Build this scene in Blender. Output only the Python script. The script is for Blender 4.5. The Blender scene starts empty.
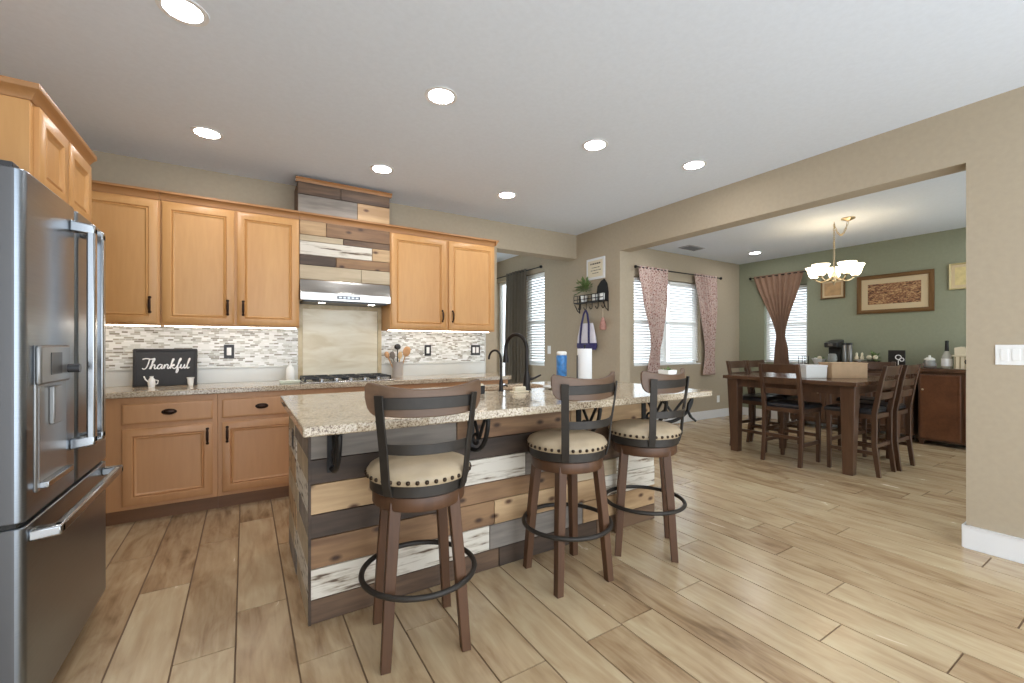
import bpy, bmesh, math, random
from mathutils import Vector, Matrix

PI = math.pi
SC = bpy.context.scene
COL = SC.collection
random.seed(7)

# ------------------------------------------------------------------ camera, world, exposure
H_CAM = 1.247
cam_d = bpy.data.cameras.new('camera')
cam = bpy.data.objects.new('camera', cam_d)
COL.objects.link(cam)
cam.location = (0, 0, H_CAM)
cam.rotation_euler = (PI / 2, 0, -math.radians(31.84))
cam_d.sensor_width = 36.0
cam_d.lens = 430.0 * 36.0 / 1024.0
cam_d.shift_y = 4.5 / 1024.0
cam_d.clip_start = 0.03
SC.camera = cam

SC.view_settings.view_transform = 'Standard'
SC.view_settings.look = 'None'
SC.view_settings.gamma = 1.0
SC.view_settings.use_curve_mapping = False
SC.view_settings.exposure = 1.0

W = bpy.data.worlds.new('overcast_sky')
SC.world = W
W.use_nodes = True
bg = W.node_tree.nodes['Background']
bg.inputs['Color'].default_value = (0.84, 0.92, 1.0, 1)
bg.inputs['Strength'].default_value = 2.05

CAN_POWER = 50.0       # emission strength of the recessed lenses
UNDER_POWER = 8.0      # under-cabinet strips
SHADE_POWER = 3.0      # chandelier shades

CEIL = 2.74
# ------------------------------------------------------------------ helpers
def lin(r, g, b):
    f = lambda v: (v / 255.0) / 12.92 if v <= 10 else ((v / 255.0 + 0.055) / 1.055) ** 2.4
    return (f(r), f(g), f(b), 1.0)


class MB:
    """collects shapes, then links them as ONE mesh object"""
    def __init__(self):
        self.v, self.f, self.mi, self.sm = [], [], [], []
        self.x = Matrix.Identity(4)
        self.m = 0

    def add(self, vs, fs, smooth=False):
        n = len(self.v)
        self.v += [tuple(self.x @ Vector(p)) for p in vs]
        for f in fs:
            self.f.append([i + n for i in f])
            self.mi.append(self.m)
            self.sm.append(smooth)

    def box(self, x0, x1, y0, y1, z0, z1):
        vs = [(x, y, z) for z in (z0, z1) for y in (y0, y1) for x in (x0, x1)]
        self.add(vs, [(0, 2, 3, 1), (4, 5, 7, 6), (0, 1, 5, 4), (2, 6, 7, 3), (0, 4, 6, 2), (1, 3, 7, 5)])
        return self

    def loft(self, rings, cap=True, closed=True, smooth=False):
        n = len(rings[0])
        vs = [p for r in rings for p in r]
        fs = []
        for k in range(len(rings) - 1):
            for i in range(n if closed else n - 1):
                j = (i + 1) % n
                fs.append((k * n + i, k * n + j, (k + 1) * n + j, (k + 1) * n + i))
        self.add(vs, fs, smooth)
        if cap and closed:
            self.add(rings[0], [tuple(range(n))[::-1]])
            self.add(rings[-1], [tuple(range(n))])
        return self

    def taper(self, cx0, cy0, w0, d0, z0, cx1, cy1, w1, d1, z1):
        q = lambda cx, cy, w, d, z: [(cx - w / 2, cy - d / 2, z), (cx + w / 2, cy - d / 2, z), (cx + w / 2, cy + d / 2, z), (cx - w / 2, cy + d / 2, z)]
        return self.loft([q(cx0, cy0, w0, d0, z0), q(cx1, cy1, w1, d1, z1)])

    def lathe(self, prof, cx=0, cy=0, n=24, smooth=True, cap=True):
        rings = [[(cx + r * math.cos(2 * PI * i / n), cy + r * math.sin(2 * PI * i / n), z) for i in range(n)] for r, z in prof]
        return self.loft(rings, cap=cap, smooth=smooth)

    def tube(self, pts, r, n=8, closed=False, flat=None):
        pts = [Vector(p) for p in pts]
        rings = []
        N = len(pts)
        up = None
        for i, p in enumerate(pts):
            if closed:
                t = pts[(i + 1) % N] - pts[i - 1]
            else:
                t = pts[min(i + 1, N - 1)] - pts[max(i - 1, 0)]
            t.normalize()
            if up is None:
                up = Vector((0, 0, 1)) if abs(t.z) < 0.9 else Vector((1, 0, 0))
            a = t.cross(up)
            if a.length < 1e-5:
                a = t.orthogonal()
            a.normalize()
            b = a.cross(t).normalized()
            up = b
            rr = r[i] if isinstance(r, (list, tuple)) else r
            rings.append([tuple(p + a * rr * math.cos(2 * PI * k / n) + b * rr * (flat or 1) * math.sin(2 * PI * k / n)) for k in range(n)])
        if closed:
            rings.append(rings[0])
        return self.loft(rings, cap=not closed, smooth=True)

    def sphere(self, c, r, nu=12, nv=8, sc=(1, 1, 1)):
        prof = []
        rings = []
        for j in range(1, nv):
            a = PI * j / nv
            rings.append([(c[0] + sc[0] * r * math.sin(a) * math.cos(2 * PI * i / nu), c[1] + sc[1] * r * math.sin(a) * math.sin(2 * PI * i / nu), c[2] - sc[2] * r * math.cos(a)) for i in range(nu)])
        return self.loft(rings, cap=True, smooth=True)

    def prism(self, poly, axis, a, b):
        """poly: 2-D outline, swept along the axis from a to b"""
        def P(p, t):
            if axis == 'x': return (t, p[0], p[1])
            if axis == 'y': return (p[0], t, p[1])
            return (p[0], p[1], t)
        return self.loft([[P(p, a) for p in poly], [P(p, b) for p in poly]])

    def arc(self, r, th, a0, a1, z0, z1, cx=0, cy=0, n=20, lean=0.0):
        """curved bar; a in degrees from -Y; z0 and z1 are numbers or functions of s in -1..1"""
        g = lambda z, s: z(s) if callable(z) else z
        rings = []
        for i in range(n + 1):
            s = -1 + 2 * i / n
            a = math.radians(a0 + (a1 - a0) * i / n)
            dx, dy = math.sin(a), -math.cos(a)
            b, t = g(z0, s), g(z1, s)
            rings.append([(cx + dx * r, cy + dy * r, b), (cx + dx * (r + th), cy + dy * (r + th), b), (cx + dx * (r + th + lean), cy + dy * (r + th + lean), t), (cx + dx * (r + lean), cy + dy * (r + lean), t)])
        return self.loft(rings)

    def door(self, x0, x1, z0, z1, yf, th=0.02, prof=None):
        """framed door, its front at y = yf looking to -y"""
        prof = prof or [(0, 0.004), (0.005, 0), (0.052, 0), (0.058, 0.009), (0.066, 0.002), (0.075, 0.011), (0.08, 0.011)]
        ring = lambda i, y: [(x0 + i, y, z0 + i), (x1 - i, y, z0 + i), (x1 - i, y, z1 - i), (x0 + i, y, z1 - i)]
        rings = [ring(0, yf + th)] + [ring(i, yf + d) for i, d in prof]
        return self.loft(rings)

    def build(self, name, mats, parent=None, bevel=0, seg=2, loc=None, angle=35, sub=0, solid=0):
        me = bpy.data.meshes.new(name)
        me.from_pydata(self.v, [], self.f)
        for m in (mats if isinstance(mats, (list, tuple)) else [mats]):
            me.materials.append(m)
        for p, i, s in zip(me.polygons, self.mi, self.sm):
            p.material_index = i
            p.use_smooth = s
        bm = bmesh.new()
        bm.from_mesh(me)
        bmesh.ops.remove_doubles(bm, verts=bm.verts, dist=1e-6)
        bmesh.ops.recalc_face_normals(bm, faces=bm.faces)
        bm.to_mesh(me)
        bm.free()
        me.set_sharp_from_angle(angle=math.radians(50))
        o = bpy.data.objects.new(name, me)
        COL.objects.link(o)
        if loc: o.location = loc
        if parent: o.parent = parent
        if solid:
            s = o.modifiers.new('solid', 'SOLIDIFY'); s.thickness = solid; s.offset = 0
        if bevel:
            b = o.modifiers.new('bevel', 'BEVEL'); b.width = bevel; b.segments = seg
            b.limit_method = 'ANGLE'; b.angle_limit = math.radians(angle)
        if sub:
            s = o.modifiers.new('sub', 'SUBSURF'); s.levels = sub; s.render_levels = sub
        return o


def tag(o, label=None, cat=None, group=None, kind=None):
    if label: o['label'] = label
    if cat: o['category'] = cat
    if group: o['group'] = group
    if kind: o['kind'] = kind
    return o


def thing(name, label, cat, loc=(0, 0, 0), rz=0.0, group=None):
    o = bpy.data.objects.new(name, None)
    COL.objects.link(o)
    o.empty_display_size = 0.1
    o.location = loc
    o.rotation_euler = (0, 0, rz)
    return tag(o, label, cat, group)


def copy_tree(o, parent=None):
    c = o.copy()
    COL.objects.link(c)
    c.parent = parent
    for ch in [x for x in bpy.data.objects if x.parent == o]:
        copy_tree(ch, c)
    return c


# ------------------------------------------------------------------ materials
def M(name, col, rough=0.5, metal=0.0, var=0.0, scale=8.0, stretch=(1, 1, 1), bump=0.0, emit=0.0, emit_col=None, spec=0.5, detail=4.0, coat=0.0, trans=0.0):
    m = bpy.data.materials.new(name)
    m.use_nodes = True
    nt = m.node_tree
    b = nt.nodes['Principled BSDF']
    b.inputs['Base Color'].default_value = col
    b.inputs['Roughness'].default_value = rough
    b.inputs['Metallic'].default_value = metal
    b.inputs['Specular IOR Level'].default_value = spec
    b.inputs['Coat Weight'].default_value = coat
    b.inputs['Coat Roughness'].default_value = 0.15
    b.inputs['Transmission Weight'].default_value = trans
    if emit:
        b.inputs['Emission Color'].default_value = emit_col or col
        b.inputs['Emission Strength'].default_value = emit
    if var or bump:
        tc = nt.nodes.new('ShaderNodeTexCoord')
        mp = nt.nodes.new('ShaderNodeMapping')
        mp.inputs['Scale'].default_value = stretch
        nz = nt.nodes.new('ShaderNodeTexNoise')
        nz.inputs['Scale'].default_value = scale
        nz.inputs['Detail'].default_value = detail
        nt.links.new(tc.outputs['Object'], mp.inputs['Vector'])
        nt.links.new(mp.outputs['Vector'], nz.inputs['Vector'])
        if var:
            r = nt.nodes.new('ShaderNodeValToRGB')
            r.color_ramp.elements[0].position = 0.3
            r.color_ramp.elements[1].position = 0.7
            r.color_ramp.elements[0].color = tuple(c * (1 - var) for c in col[:3]) + (1,)
            r.color_ramp.elements[1].color = tuple(min(1, c * (1 + var)) for c in col[:3]) + (1,)
            nt.links.new(nz.outputs['Fac'], r.inputs['Fac'])
            nt.links.new(r.outputs['Color'], b.inputs['Base Color'])
        if bump:
            bp = nt.nodes.new('ShaderNodeBump')
            bp.inputs['Strength'].default_value = bump
            bp.inputs['Distance'].default_value = 0.01
            nt.links.new(nz.outputs['Fac'], bp.inputs['Height'])
            nt.links.new(bp.outputs['Normal'], b.inputs['Normal'])
    return m


def ramp_mat(name, stops, rough, build, bump=0.0, spec=0.5, coat=0.0):
    """stops for a colour ramp; build(nt, coord) gives the factor socket"""
    m = bpy.data.materials.new(name)
    m.use_nodes = True
    nt = m.node_tree
    b = nt.nodes['Principled BSDF']
    b.inputs['Roughness'].default_value = rough
    b.inputs['Specular IOR Level'].default_value = spec
    b.inputs['Coat Weight'].default_value = coat
    tc = nt.nodes.new('ShaderNodeTexCoord')
    fac = build(nt, tc.outputs['Object'])
    r = nt.nodes.new('ShaderNodeValToRGB')
    e = r.color_ramp.elements
    while len(e) < len(stops): e.new(0.5)
    for el, (p, c) in zip(e, stops):
        el.position = p; el.color = c
    nt.links.new(fac, r.inputs['Fac'])
    nt.links.new(r.outputs['Color'], b.inputs['Base Color'])
    if bump:
        bp = nt.nodes.new('ShaderNodeBump')
        bp.inputs['Strength'].default_value = bump
        bp.inputs['Distance'].default_value = 0.005
        nt.links.new(fac, bp.inputs['Height'])
        nt.links.new(bp.outputs['Normal'], b.inputs['Normal'])
    return m


def noise(nt, vec, scale, stretch=(1, 1, 1), detail=4, dist=0.0, loc=(0, 0, 0)):
    mp = nt.nodes.new('ShaderNodeMapping')
    mp.inputs['Scale'].default_value = stretch
    mp.inputs['Location'].default_value = loc
    nz = nt.nodes.new('ShaderNodeTexNoise')
    nz.inputs['Scale'].default_value = scale
    nz.inputs['Detail'].default_value = detail
    nz.inputs['Distortion'].default_value = dist
    nt.links.new(vec, mp.inputs['Vector'])
    nt.links.new(mp.outputs['Vector'], nz.inputs['Vector'])
    return nz.outputs['Fac']


def mathn(nt, op, a, b=None):
    n = nt.nodes.new('ShaderNodeMath')
    n.operation = op
    for i, v in enumerate((a, b)):
        if v is None: continue
        if isinstance(v, (int, float)): n.inputs[i].default_value = v
        else: nt.links.new(v, n.inputs[i])
    return n.outputs[0]


def wood(name, dark, light, axis='z', rough=0.4, scale=3.0, coat=0.0, fine=40, lo=0.32):
    st = {'x': (0.12, 1, 1), 'y': (1, 0.12, 1), 'z': (1, 1, 0.12)}[axis]
    def f(nt, v):
        a = noise(nt, v, scale, st, 5, 0.6)
        b = noise(nt, v, fine, st, 3)
        return mathn(nt, 'ADD', mathn(nt, 'MULTIPLY', a, 0.7), mathn(nt, 'MULTIPLY', b, 0.3))
    return ramp_mat(name, [(lo, dark), (1 - lo, light)], rough, f, coat=coat)


def knotty(name, dark, light, knot, axis='x', thr=0.05):
    st = {'x': (0.1, 1, 1), 'z': (1, 1, 0.1)}[axis]
    m = wood(name, dark, light, axis, 0.6, 7.0, lo=0.39)
    nt = m.node_tree
    b = nt.nodes['Principled BSDF']
    src = b.inputs['Base Color'].links[0].from_socket
    tc = nt.nodes.new('ShaderNodeTexCoord')
    sp = nt.nodes.new('ShaderNodeSeparateXYZ')
    nt.links.new(tc.outputs['Object'], sp.inputs[0])
    cb = nt.nodes.new('ShaderNodeCombineXYZ')
    nt.links.new(mathn(nt, 'MULTIPLY', mathn(nt, 'ADD', sp.outputs['X'], sp.outputs['Y']), 4.6), cb.inputs['X'])
    nt.links.new(mathn(nt, 'MULTIPLY', sp.outputs['Z'], 8.5), cb.inputs['Y'])
    vo = nt.nodes.new('ShaderNodeTexVoronoi')
    vo.voronoi_dimensions = '2D'
    vo.inputs['Scale'].default_value = 1.0
    nt.links.new(cb.outputs[0], vo.inputs['Vector'])
    r = nt.nodes.new('ShaderNodeValToRGB')
    r.color_ramp.elements[0].position = thr; r.color_ramp.elements[0].color = (1, 1, 1, 1)
    r.color_ramp.elements[1].position = thr * 3.2; r.color_ramp.elements[1].color = (0, 0, 0, 1)
    nt.links.new(vo.outputs['Distance'], r.inputs['Fac'])
    mx = nt.nodes.new('ShaderNodeMix'); mx.data_type = 'RGBA'
    nt.links.new(r.outputs['Color'], mx.inputs['Factor'])
    nt.links.new(src, mx.inputs['A'])
    mx.inputs['B'].default_value = knot
    nt.links.new(mx.outputs['Result'], b.inputs['Base Color'])
    return m


MT = {}
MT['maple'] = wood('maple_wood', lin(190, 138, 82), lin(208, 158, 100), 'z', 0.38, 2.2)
MT['maple_x'] = wood('maple_wood_rail', lin(184, 130, 76), lin(202, 150, 94), 'x', 0.38, 2.2)
MT['maple_shaded'] = wood('maple_wood_shaded', lin(182, 132, 88), lin(198, 148, 102), 'z', 0.4, 2.2)  # same maple, toned down: the dimmer light low down is in the colour
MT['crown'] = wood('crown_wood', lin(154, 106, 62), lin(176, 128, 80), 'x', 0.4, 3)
MT['toe_shaded'] = wood('toe_kick_wood_shaded', lin(112, 76, 48), lin(134, 94, 62), 'x', 0.45, 3)  # cabinet wood darkened, shade of the toe recess put into the colour
MT['bronze'] = M('dark_bronze', lin(58, 42, 34), 0.4, 0.8)
MT['black'] = M('black_plastic', lin(28, 27, 27), 0.4)
MT['iron'] = M('wrought_iron', lin(30, 28, 27), 0.5, 0.3)
MT['stool_metal'] = M('charcoal_metal', lin(50, 45, 40), 0.5, 0.3, 0.12, 25)
MT['stool_wood'] = wood('stool_wood', lin(66, 42, 25), lin(98, 66, 43), 'z', 0.5, 5)
MT['stool_rail'] = wood('stool_rail_wood', lin(84, 63, 47), lin(114, 88, 68), 'x', 0.45, 5)
MT['seat'] = M('tan_leather', lin(172, 154, 127), 0.5, 0, 0.12, 9, bump=0.05)
MT['nail'] = M('nailhead', lin(66, 54, 44), 0.35, 0.9)
MT['wall'] = M('tan_wall_paint', lin(176, 162, 140), 0.85, 0, 0.03, 30, bump=0.04)
MT['green'] = M('green_wall_paint', lin(152, 156, 134), 0.85, 0, 0.03, 30, bump=0.04)
MT['ceil'] = M('ceiling_paint', lin(227, 235, 245), 0.9, 0, 0.02, 40, bump=0.03)
MT['white'] = M('white_paint', lin(232, 232, 232), 0.45)
MT['trimw'] = M('window_white', lin(236, 236, 234), 0.4)
MT['blind'] = M('blind_slat', lin(240, 240, 238), 0.6)
MT['plate'] = M('white_plate', lin(238, 238, 236), 0.35)
MT['darkplate'] = M('dark_plate', lin(44, 42, 42), 0.35, 0.4)
MT['steel'] = M('stainless_steel', lin(142, 149, 157), 0.3, 1.0, 0.05, 6, (1, 1, 40))
MT['steel_h'] = M('brushed_steel_hood', lin(190, 188, 184), 0.25, 1.0, 0.05, 6, (1, 40, 40))
MT['chrome'] = M('polished_handle_steel', lin(168, 170, 172), 0.24, 1.0)
MT['side'] = M('fridge_side_grey', lin(95, 95, 97), 0.45, 0.3)
MT['darkgrey'] = M('dark_grey_plastic', lin(52, 52, 54), 0.35)
MT['dispenser'] = M('dispenser_grey', lin(140, 139, 137), 0.3, 0.7)
MT['darkwood'] = wood('espresso_wood', lin(64, 43, 31), lin(98, 70, 51), 'z', 0.3, 4)
MT['darkwood_x'] = wood('espresso_wood_top', lin(72, 50, 37), lin(106, 77, 58), 'y', 0.22, 4)
MT['sidewood'] = wood('walnut_door', lin(84, 51, 32), lin(114, 73, 48), 'y', 0.35, 5)
MT['leather'] = M('black_leather', lin(38, 38, 42), 0.3)
MT['white_cer'] = M('white_ceramic', lin(240, 240, 236), 0.2)
MT['cream'] = M('cream_plastic', lin(226, 214, 188), 0.4)
MT['blue'] = M('blue_label', lin(66, 128, 190), 0.35, 0, 0.35, 30)
MT['paper'] = M('paper_white', lin(240, 240, 240), 0.85)
MT['chalk'] = M('charcoal_board', lin(58, 58, 60), 0.7)
MT['letter'] = M('white_lettering', lin(245, 245, 245), 0.6)
MT['leaf'] = M('leaf_green', lin(104, 126, 74), 0.5, 0, 0.4, 30)
MT['grey_curtain'] = M('grey_brown_cloth', lin(98, 90, 78), 0.9, 0, 0.1, 20, (8, 8, 1))
MT['brown_curtain'] = M('brown_cloth', lin(142, 112, 92), 0.8, 0, 0.1, 20, (8, 8, 1))
MT['gold'] = M('aged_gold_frame', lin(120, 88, 52), 0.4, 0.3)
MT['mat'] = M('cream_mat', lin(216, 196, 160), 0.8)
MT['nickel'] = M('brushed_nickel', lin(196, 180, 150), 0.3, 1.0)
MT['shade'] = M('frosted_shade', lin(255, 244, 220), 0.5, emit=SHADE_POWER, emit_col=lin(255, 236, 205))
MT['lens'] = M('light_lens', lin(255, 252, 245), 0.5, emit=CAN_POWER, emit_col=lin(250, 248, 248))
MT['strip'] = M('led_strip', lin(255, 255, 250), 0.5, emit=UNDER_POWER, emit_col=lin(255, 247, 232))
MT['terracotta'] = M('wood_utensil', lin(196, 150, 104), 0.6, 0, 0.15, 20)
MT['grout'] = M('floor_grout', lin(112, 88, 66), 0.8)
MT['cardboard'] = M('tan_board', lin(198, 166, 130), 0.7, 0, 0.06, 14)
MT['glassjar'] = M('clear_jar', lin(225, 228, 224), 0.08, 0, trans=0.7)
MT['sand'] = M('amber_candy', lin(170, 110, 80), 0.6, 0, 0.5, 60)


def glass_mat():
    m = bpy.data.materials.new('window_glass')
    m.use_nodes = True
    nt = m.node_tree
    nt.nodes.remove(nt.nodes['Principled BSDF'])
    t = nt.nodes.new('ShaderNodeBsdfTransparent')
    t.inputs['Color'].default_value = (0.94, 0.96, 0.96, 1)
    g = nt.nodes.new('ShaderNodeBsdfGlossy'); g.inputs['Roughness'].default_value = 0.02
    x = nt.nodes.new('ShaderNodeMixShader'); x.inputs['Fac'].default_value = 0.06
    nt.links.new(t.outputs[0], x.inputs[1]); nt.links.new(g.outputs[0], x.inputs[2])
    nt.links.new(x.outputs[0], nt.nodes['Material Output'].inputs['Surface'])
    return m


MT['glass'] = glass_mat()


def granite():
    def f(nt, v):
        a = noise(nt, v, 95, (1, 1, 1), 5, 0.3)
        b = noise(nt, v, 7, (1, 1, 1), 3, 0.8)
        c = noise(nt, v, 220, (1, 1, 1), 2)
        s = mathn(nt, 'ADD', mathn(nt, 'MULTIPLY', a, 0.5), mathn(nt, 'MULTIPLY', b, 0.14))
        return mathn(nt, 'ADD', s, mathn(nt, 'MULTIPLY', c, 0.36))
    return ramp_mat('granite', [(0.37, lin(84, 68, 54)), (0.44, lin(150, 130, 108)), (0.50, lin(188, 172, 148)), (0.62, lin(212, 200, 178))], 0.1, f)


MT['granite'] = granite()


def mosaic():
    m = bpy.data.materials.new('mosaic_tile')
    m.use_nodes = True
    nt = m.node_tree
    b = nt.nodes['Principled BSDF']
    b.inputs['Roughness'].default_value = 0.22
    tc = nt.nodes.new('ShaderNodeTexCoord')
    mp = nt.nodes.new('ShaderNodeMapping')
    mp.inputs['Rotation'].default_value = (PI / 2, 0, 0)
    nt.links.new(tc.outputs['Object'], mp.inputs['Vector'])
    br = nt.nodes.new('ShaderNodeTexBrick')
    br.inputs['Color1'].default_value = (0, 0, 0, 1)
    br.inputs['Color2'].default_value = (1, 1, 1, 1)
    br.inputs['Mortar'].default_value = (0.62, 0.62, 0.62, 1)
    br.inputs['Scale'].default_value = 1.0
    br.inputs['Mortar Size'].default_value = 0.0012
    br.inputs['Brick Width'].default_value = 0.062
    br.inputs['Row Height'].default_value = 0.0145
    br.offset = 0.37; br.offset_frequency = 3; br.squash = 0.6; br.squash_frequency = 2
    nt.links.new(mp.outputs['Vector'], br.inputs['Vector'])
    r = nt.nodes.new('ShaderNodeValToRGB')
    r.color_ramp.interpolation = 'CONSTANT'
    st = [(0, lin(142, 136, 124)), (0.12, lin(206, 206, 200)), (0.34, lin(172, 168, 156)), (0.46, lin(226, 226, 222)), (0.7, lin(186, 184, 174)), (0.84, lin(234, 234, 232))]
    e = r.color_ramp.elements
    while len(e) < len(st): e.new(0.5)
    for el, (p, c) in zip(e, st): el.position = p; el.color = c
    nt.links.new(br.outputs['Color'], r.inputs['Fac'])
    nt.links.new(r.outputs['Color'], b.inputs['Base Color'])
    return m


MT['mosaic'] = mosaic()
MT['ledge_tile'] = M('pale_tile', lin(214, 214, 208), 0.15, 0, 0.04, 5)
MT['travertine'] = ramp_mat('travertine', [(0.35, lin(214, 198, 164)), (0.65, lin(236, 226, 202))], 0.3,
                            lambda nt, v: noise(nt, v, 5, (0.6, 1, 2.2), 6, 0.8))
MT['travertine_rim'] = ramp_mat('travertine_rim', [(0.35, lin(186, 166, 126)), (0.65, lin(206, 190, 154))], 0.35,
                                lambda nt, v: noise(nt, v, 12, (1, 1, 1), 5, 0.5))

# pallet boards
PAL = [
    knotty('pine_board', lin(160, 128, 92), lin(198, 166, 126), lin(84, 54, 34)),
    knotty('honey_board', lin(112, 82, 58), lin(152, 118, 84), lin(66, 44, 30)),
    wood('brown_board', lin(74, 56, 43), lin(118, 92, 70), 'x', 0.6, 7, lo=0.39),
    wood('dark_board', lin(54, 43, 35), lin(84, 67, 54), 'x', 0.6, 7, lo=0.39),
    wood('grey_board', lin(116, 108, 100), lin(150, 141, 131), 'x', 0.65, 7, lo=0.39),
    None,
    wood('pale_board', lin(172, 154, 126), lin(198, 180, 152), 'x', 0.6, 7, lo=0.39),
]


def distressed():
    def f(nt, v):
        a = noise(nt, v, 9, (0.28, 1, 4.2), 7, 0.3)
        b = noise(nt, v, 46, (0.3, 1, 1.4), 3)
        return mathn(nt, 'ADD', mathn(nt, 'MULTIPLY', a, 0.75), mathn(nt, 'MULTIPLY', b, 0.25))
    return ramp_mat('distressed_white_board', [(0.385, lin(92, 74, 58)), (0.425, lin(182, 170, 152)), (0.5, lin(216, 208, 194))], 0.65, f)


PAL[5] = distressed()


def floral():
    def f(nt, v):
        vo = nt.nodes.new('ShaderNodeTexVoronoi')
        vo.inputs['Scale'].default_value = 34
        nt.links.new(v, vo.inputs['Vector'])
        n = noise(nt, v, 46, (1, 1, 1), 3, 2.0)
        return mathn(nt, 'ADD', mathn(nt, 'MULTIPLY', vo.outputs['Distance'], 0.5), mathn(nt, 'MULTIPLY', n, 0.65))
    return ramp_mat('floral_cloth', [(0.38, lin(122, 66, 60)), (0.48, lin(168, 128, 118)), (0.56, lin(220, 206, 196)), (0.72, lin(188, 152, 142))], 0.9, f)


MT['floral'] = floral()
MT['print'] = ramp_mat('sepia_print', [(0.38, lin(84, 52, 36)), (0.5, lin(150, 102, 70)), (0.64, lin(206, 168, 122))], 0.4,
                       lambda nt, v: noise(nt, v, 26, (1, 1.0, 2.2), 6, 1.2))


def floor_mat():
    m = bpy.data.materials.new('wood_look_tile')
    m.use_nodes = True
    nt = m.node_tree
    b = nt.nodes['Principled BSDF']
    b.inputs['IOR'].default_value = 1.7
    at = nt.nodes.new('ShaderNodeAttribute'); at.attribute_name = 'plank_tone'
    tc = nt.nodes.new('ShaderNodeTexCoord')
    off = nt.nodes.new('ShaderNodeVectorMath'); off.operation = 'ADD'
    cb = nt.nodes.new('ShaderNodeCombineXYZ')
    k = mathn(nt, 'MULTIPLY', at.outputs['Fac'], 61.0)
    nt.links.new(k, cb.inputs['Y']); nt.links.new(k, cb.inputs['Z'])
    nt.links.new(tc.outputs['Object'], off.inputs[0]); nt.links.new(cb.outputs[0], off.inputs[1])
    v = off.outputs[0]
    a = noise(nt, v, 6.5, (1.5, 0.42, 1), 9, 0.9)
    f = noise(nt, v, 42, (1, 0.10, 1), 5, 0.6)
    c = noise(nt, v, 2.2, (1.5, 0.8, 1), 3, 0.5)
    s = mathn(nt, 'ADD', mathn(nt, 'MULTIPLY', a, 0.5), mathn(nt, 'MULTIPLY', f, 0.22))
    s = mathn(nt, 'ADD', s, mathn(nt, 'MULTIPLY', c, 0.18))
    s = mathn(nt, 'ADD', s, mathn(nt, 'MULTIPLY', mathn(nt, 'SUBTRACT', at.outputs['Fac'], 0.5), 0.15))
    r = nt.nodes.new('ShaderNodeValToRGB')
    st = [(0.24, lin(124, 98, 70)), (0.34, lin(162, 134, 101)), (0.46, lin(187, 162, 127)), (0.62, lin(204, 184, 149))]
    e = r.color_ramp.elements
    while len(e) < len(st): e.new(0.5)
    for el, (p, cc) in zip(e, st): el.position = p; el.color = cc
    nt.links.new(s, r.inputs['Fac'])
    nt.links.new(r.outputs['Color'], b.inputs['Base Color'])
    rr = nt.nodes.new('ShaderNodeMapRange')
    rr.inputs['To Min'].default_value = 0.16; rr.inputs['To Max'].default_value = 0.32
    nt.links.new(a, rr.inputs['Value'])
    nt.links.new(rr.outputs[0], b.inputs['Roughness'])
    bp = nt.nodes.new('ShaderNodeBump'); bp.inputs['Strength'].default_value = 0.12; bp.inputs['Distance'].default_value = 0.004
    nt.links.new(f, bp.inputs['Height']); nt.links.new(bp.outputs[0], b.inputs['Normal'])
    return m


MT['floor'] = floor_mat()

# ------------------------------------------------------------------ room shell
XL, XR, XG = -1.32, 3.80, 7.70
YB, YF = 4.47, -1.5


def struct(name, mb, mats, bevel=0, parent=None):
    o = mb.build(name, mats, parent, bevel)
    if not parent: o['kind'] = 'structure'
    return o


def make_floor():
    mb = MB()
    tones = []
    mb.m = 1
    mb.box(XL - 0.15, XG + 0.15, YF, 6.95, -0.12, -0.004)
    tones += [0.5] * 6
    mb.m = 0
    w, L, g = 0.2095, 1.2, 0.0030
    i = math.floor((XL + 0.033) / w) - 1
    rng = random.Random(11)
    while -0.033 + i * w < XG + 0.1:
        x0 = -0.033 + i * w
        y = YF - rng.random() * L
        while y < 6.9:
            a, b2 = max(y, YF), min(y + L, 6.9)
            xa, xb = max(x0, XL - 0.1), min(x0 + w, XG + 0.1)
            if b2 - a > 0.02 and xb - xa > 0.02:
                xa += g; xb -= g; a += g; b2 -= g
                e = 0.0005
                vs = [(xa, a, -0.004), (xb, a, -0.004), (xb, b2, -0.004), (xa, b2, -0.004),
                      (xa + e, a + e, 0), (xb - e, a + e, 0), (xb - e, b2 - e, 0), (xa + e, b2 - e, 0)]
                mb.add(vs, [(4, 5, 6, 7), (0, 1, 5, 4), (1, 2, 6, 5), (2, 3, 7, 6), (3, 0, 4, 7)])
                tones += [rng.random()] * 5
            y += L
        i += 1
    me = bpy.data.meshes.new('floor')
    me.from_pydata(mb.v, [], mb.f)
    me.materials.append(MT['floor']); me.materials.append(MT['grout'])
    for p, k in zip(me.polygons, mb.mi): p.material_index = k
    at = me.attributes.new('plank_tone', 'FLOAT', 'FACE')
    at.data.foreach_set('value', tones)
    o = bpy.data.objects.new('floor', me)
    COL.objects.link(o)
    o['kind'] = 'structure'


make_floor()
struct('ceiling', MB().box(XL - 0.15, XG + 0.15, YF, 6.95, CEIL, CEIL + 0.12), MT['ceil'])


def holed(axis, c0, c1, a0, a1, z1, holes, mb=None):
    """wall slab between c0 and c1 on its thin axis, from a0 to a1, holes = [(a, b, z0, z1)] in order"""
    mb = mb or MB()
    def bx(p, q, z0, zz):
        if q - p < 1e-4 or zz - z0 < 1e-4: return
        if axis == 'x': mb.box(c0, c1, p, q, z0, zz)
        else: mb.box(p, q, c0, c1, z0, zz)
    p = a0
    for (h0, h1, hz0, hz1) in holes:
        bx(p, h0, 0, z1)
        bx(h0, h1, 0, hz0); bx(h0, h1, hz1, z1)
        p = h1
    bx(p, a1, 0, z1)
    return mb


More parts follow.
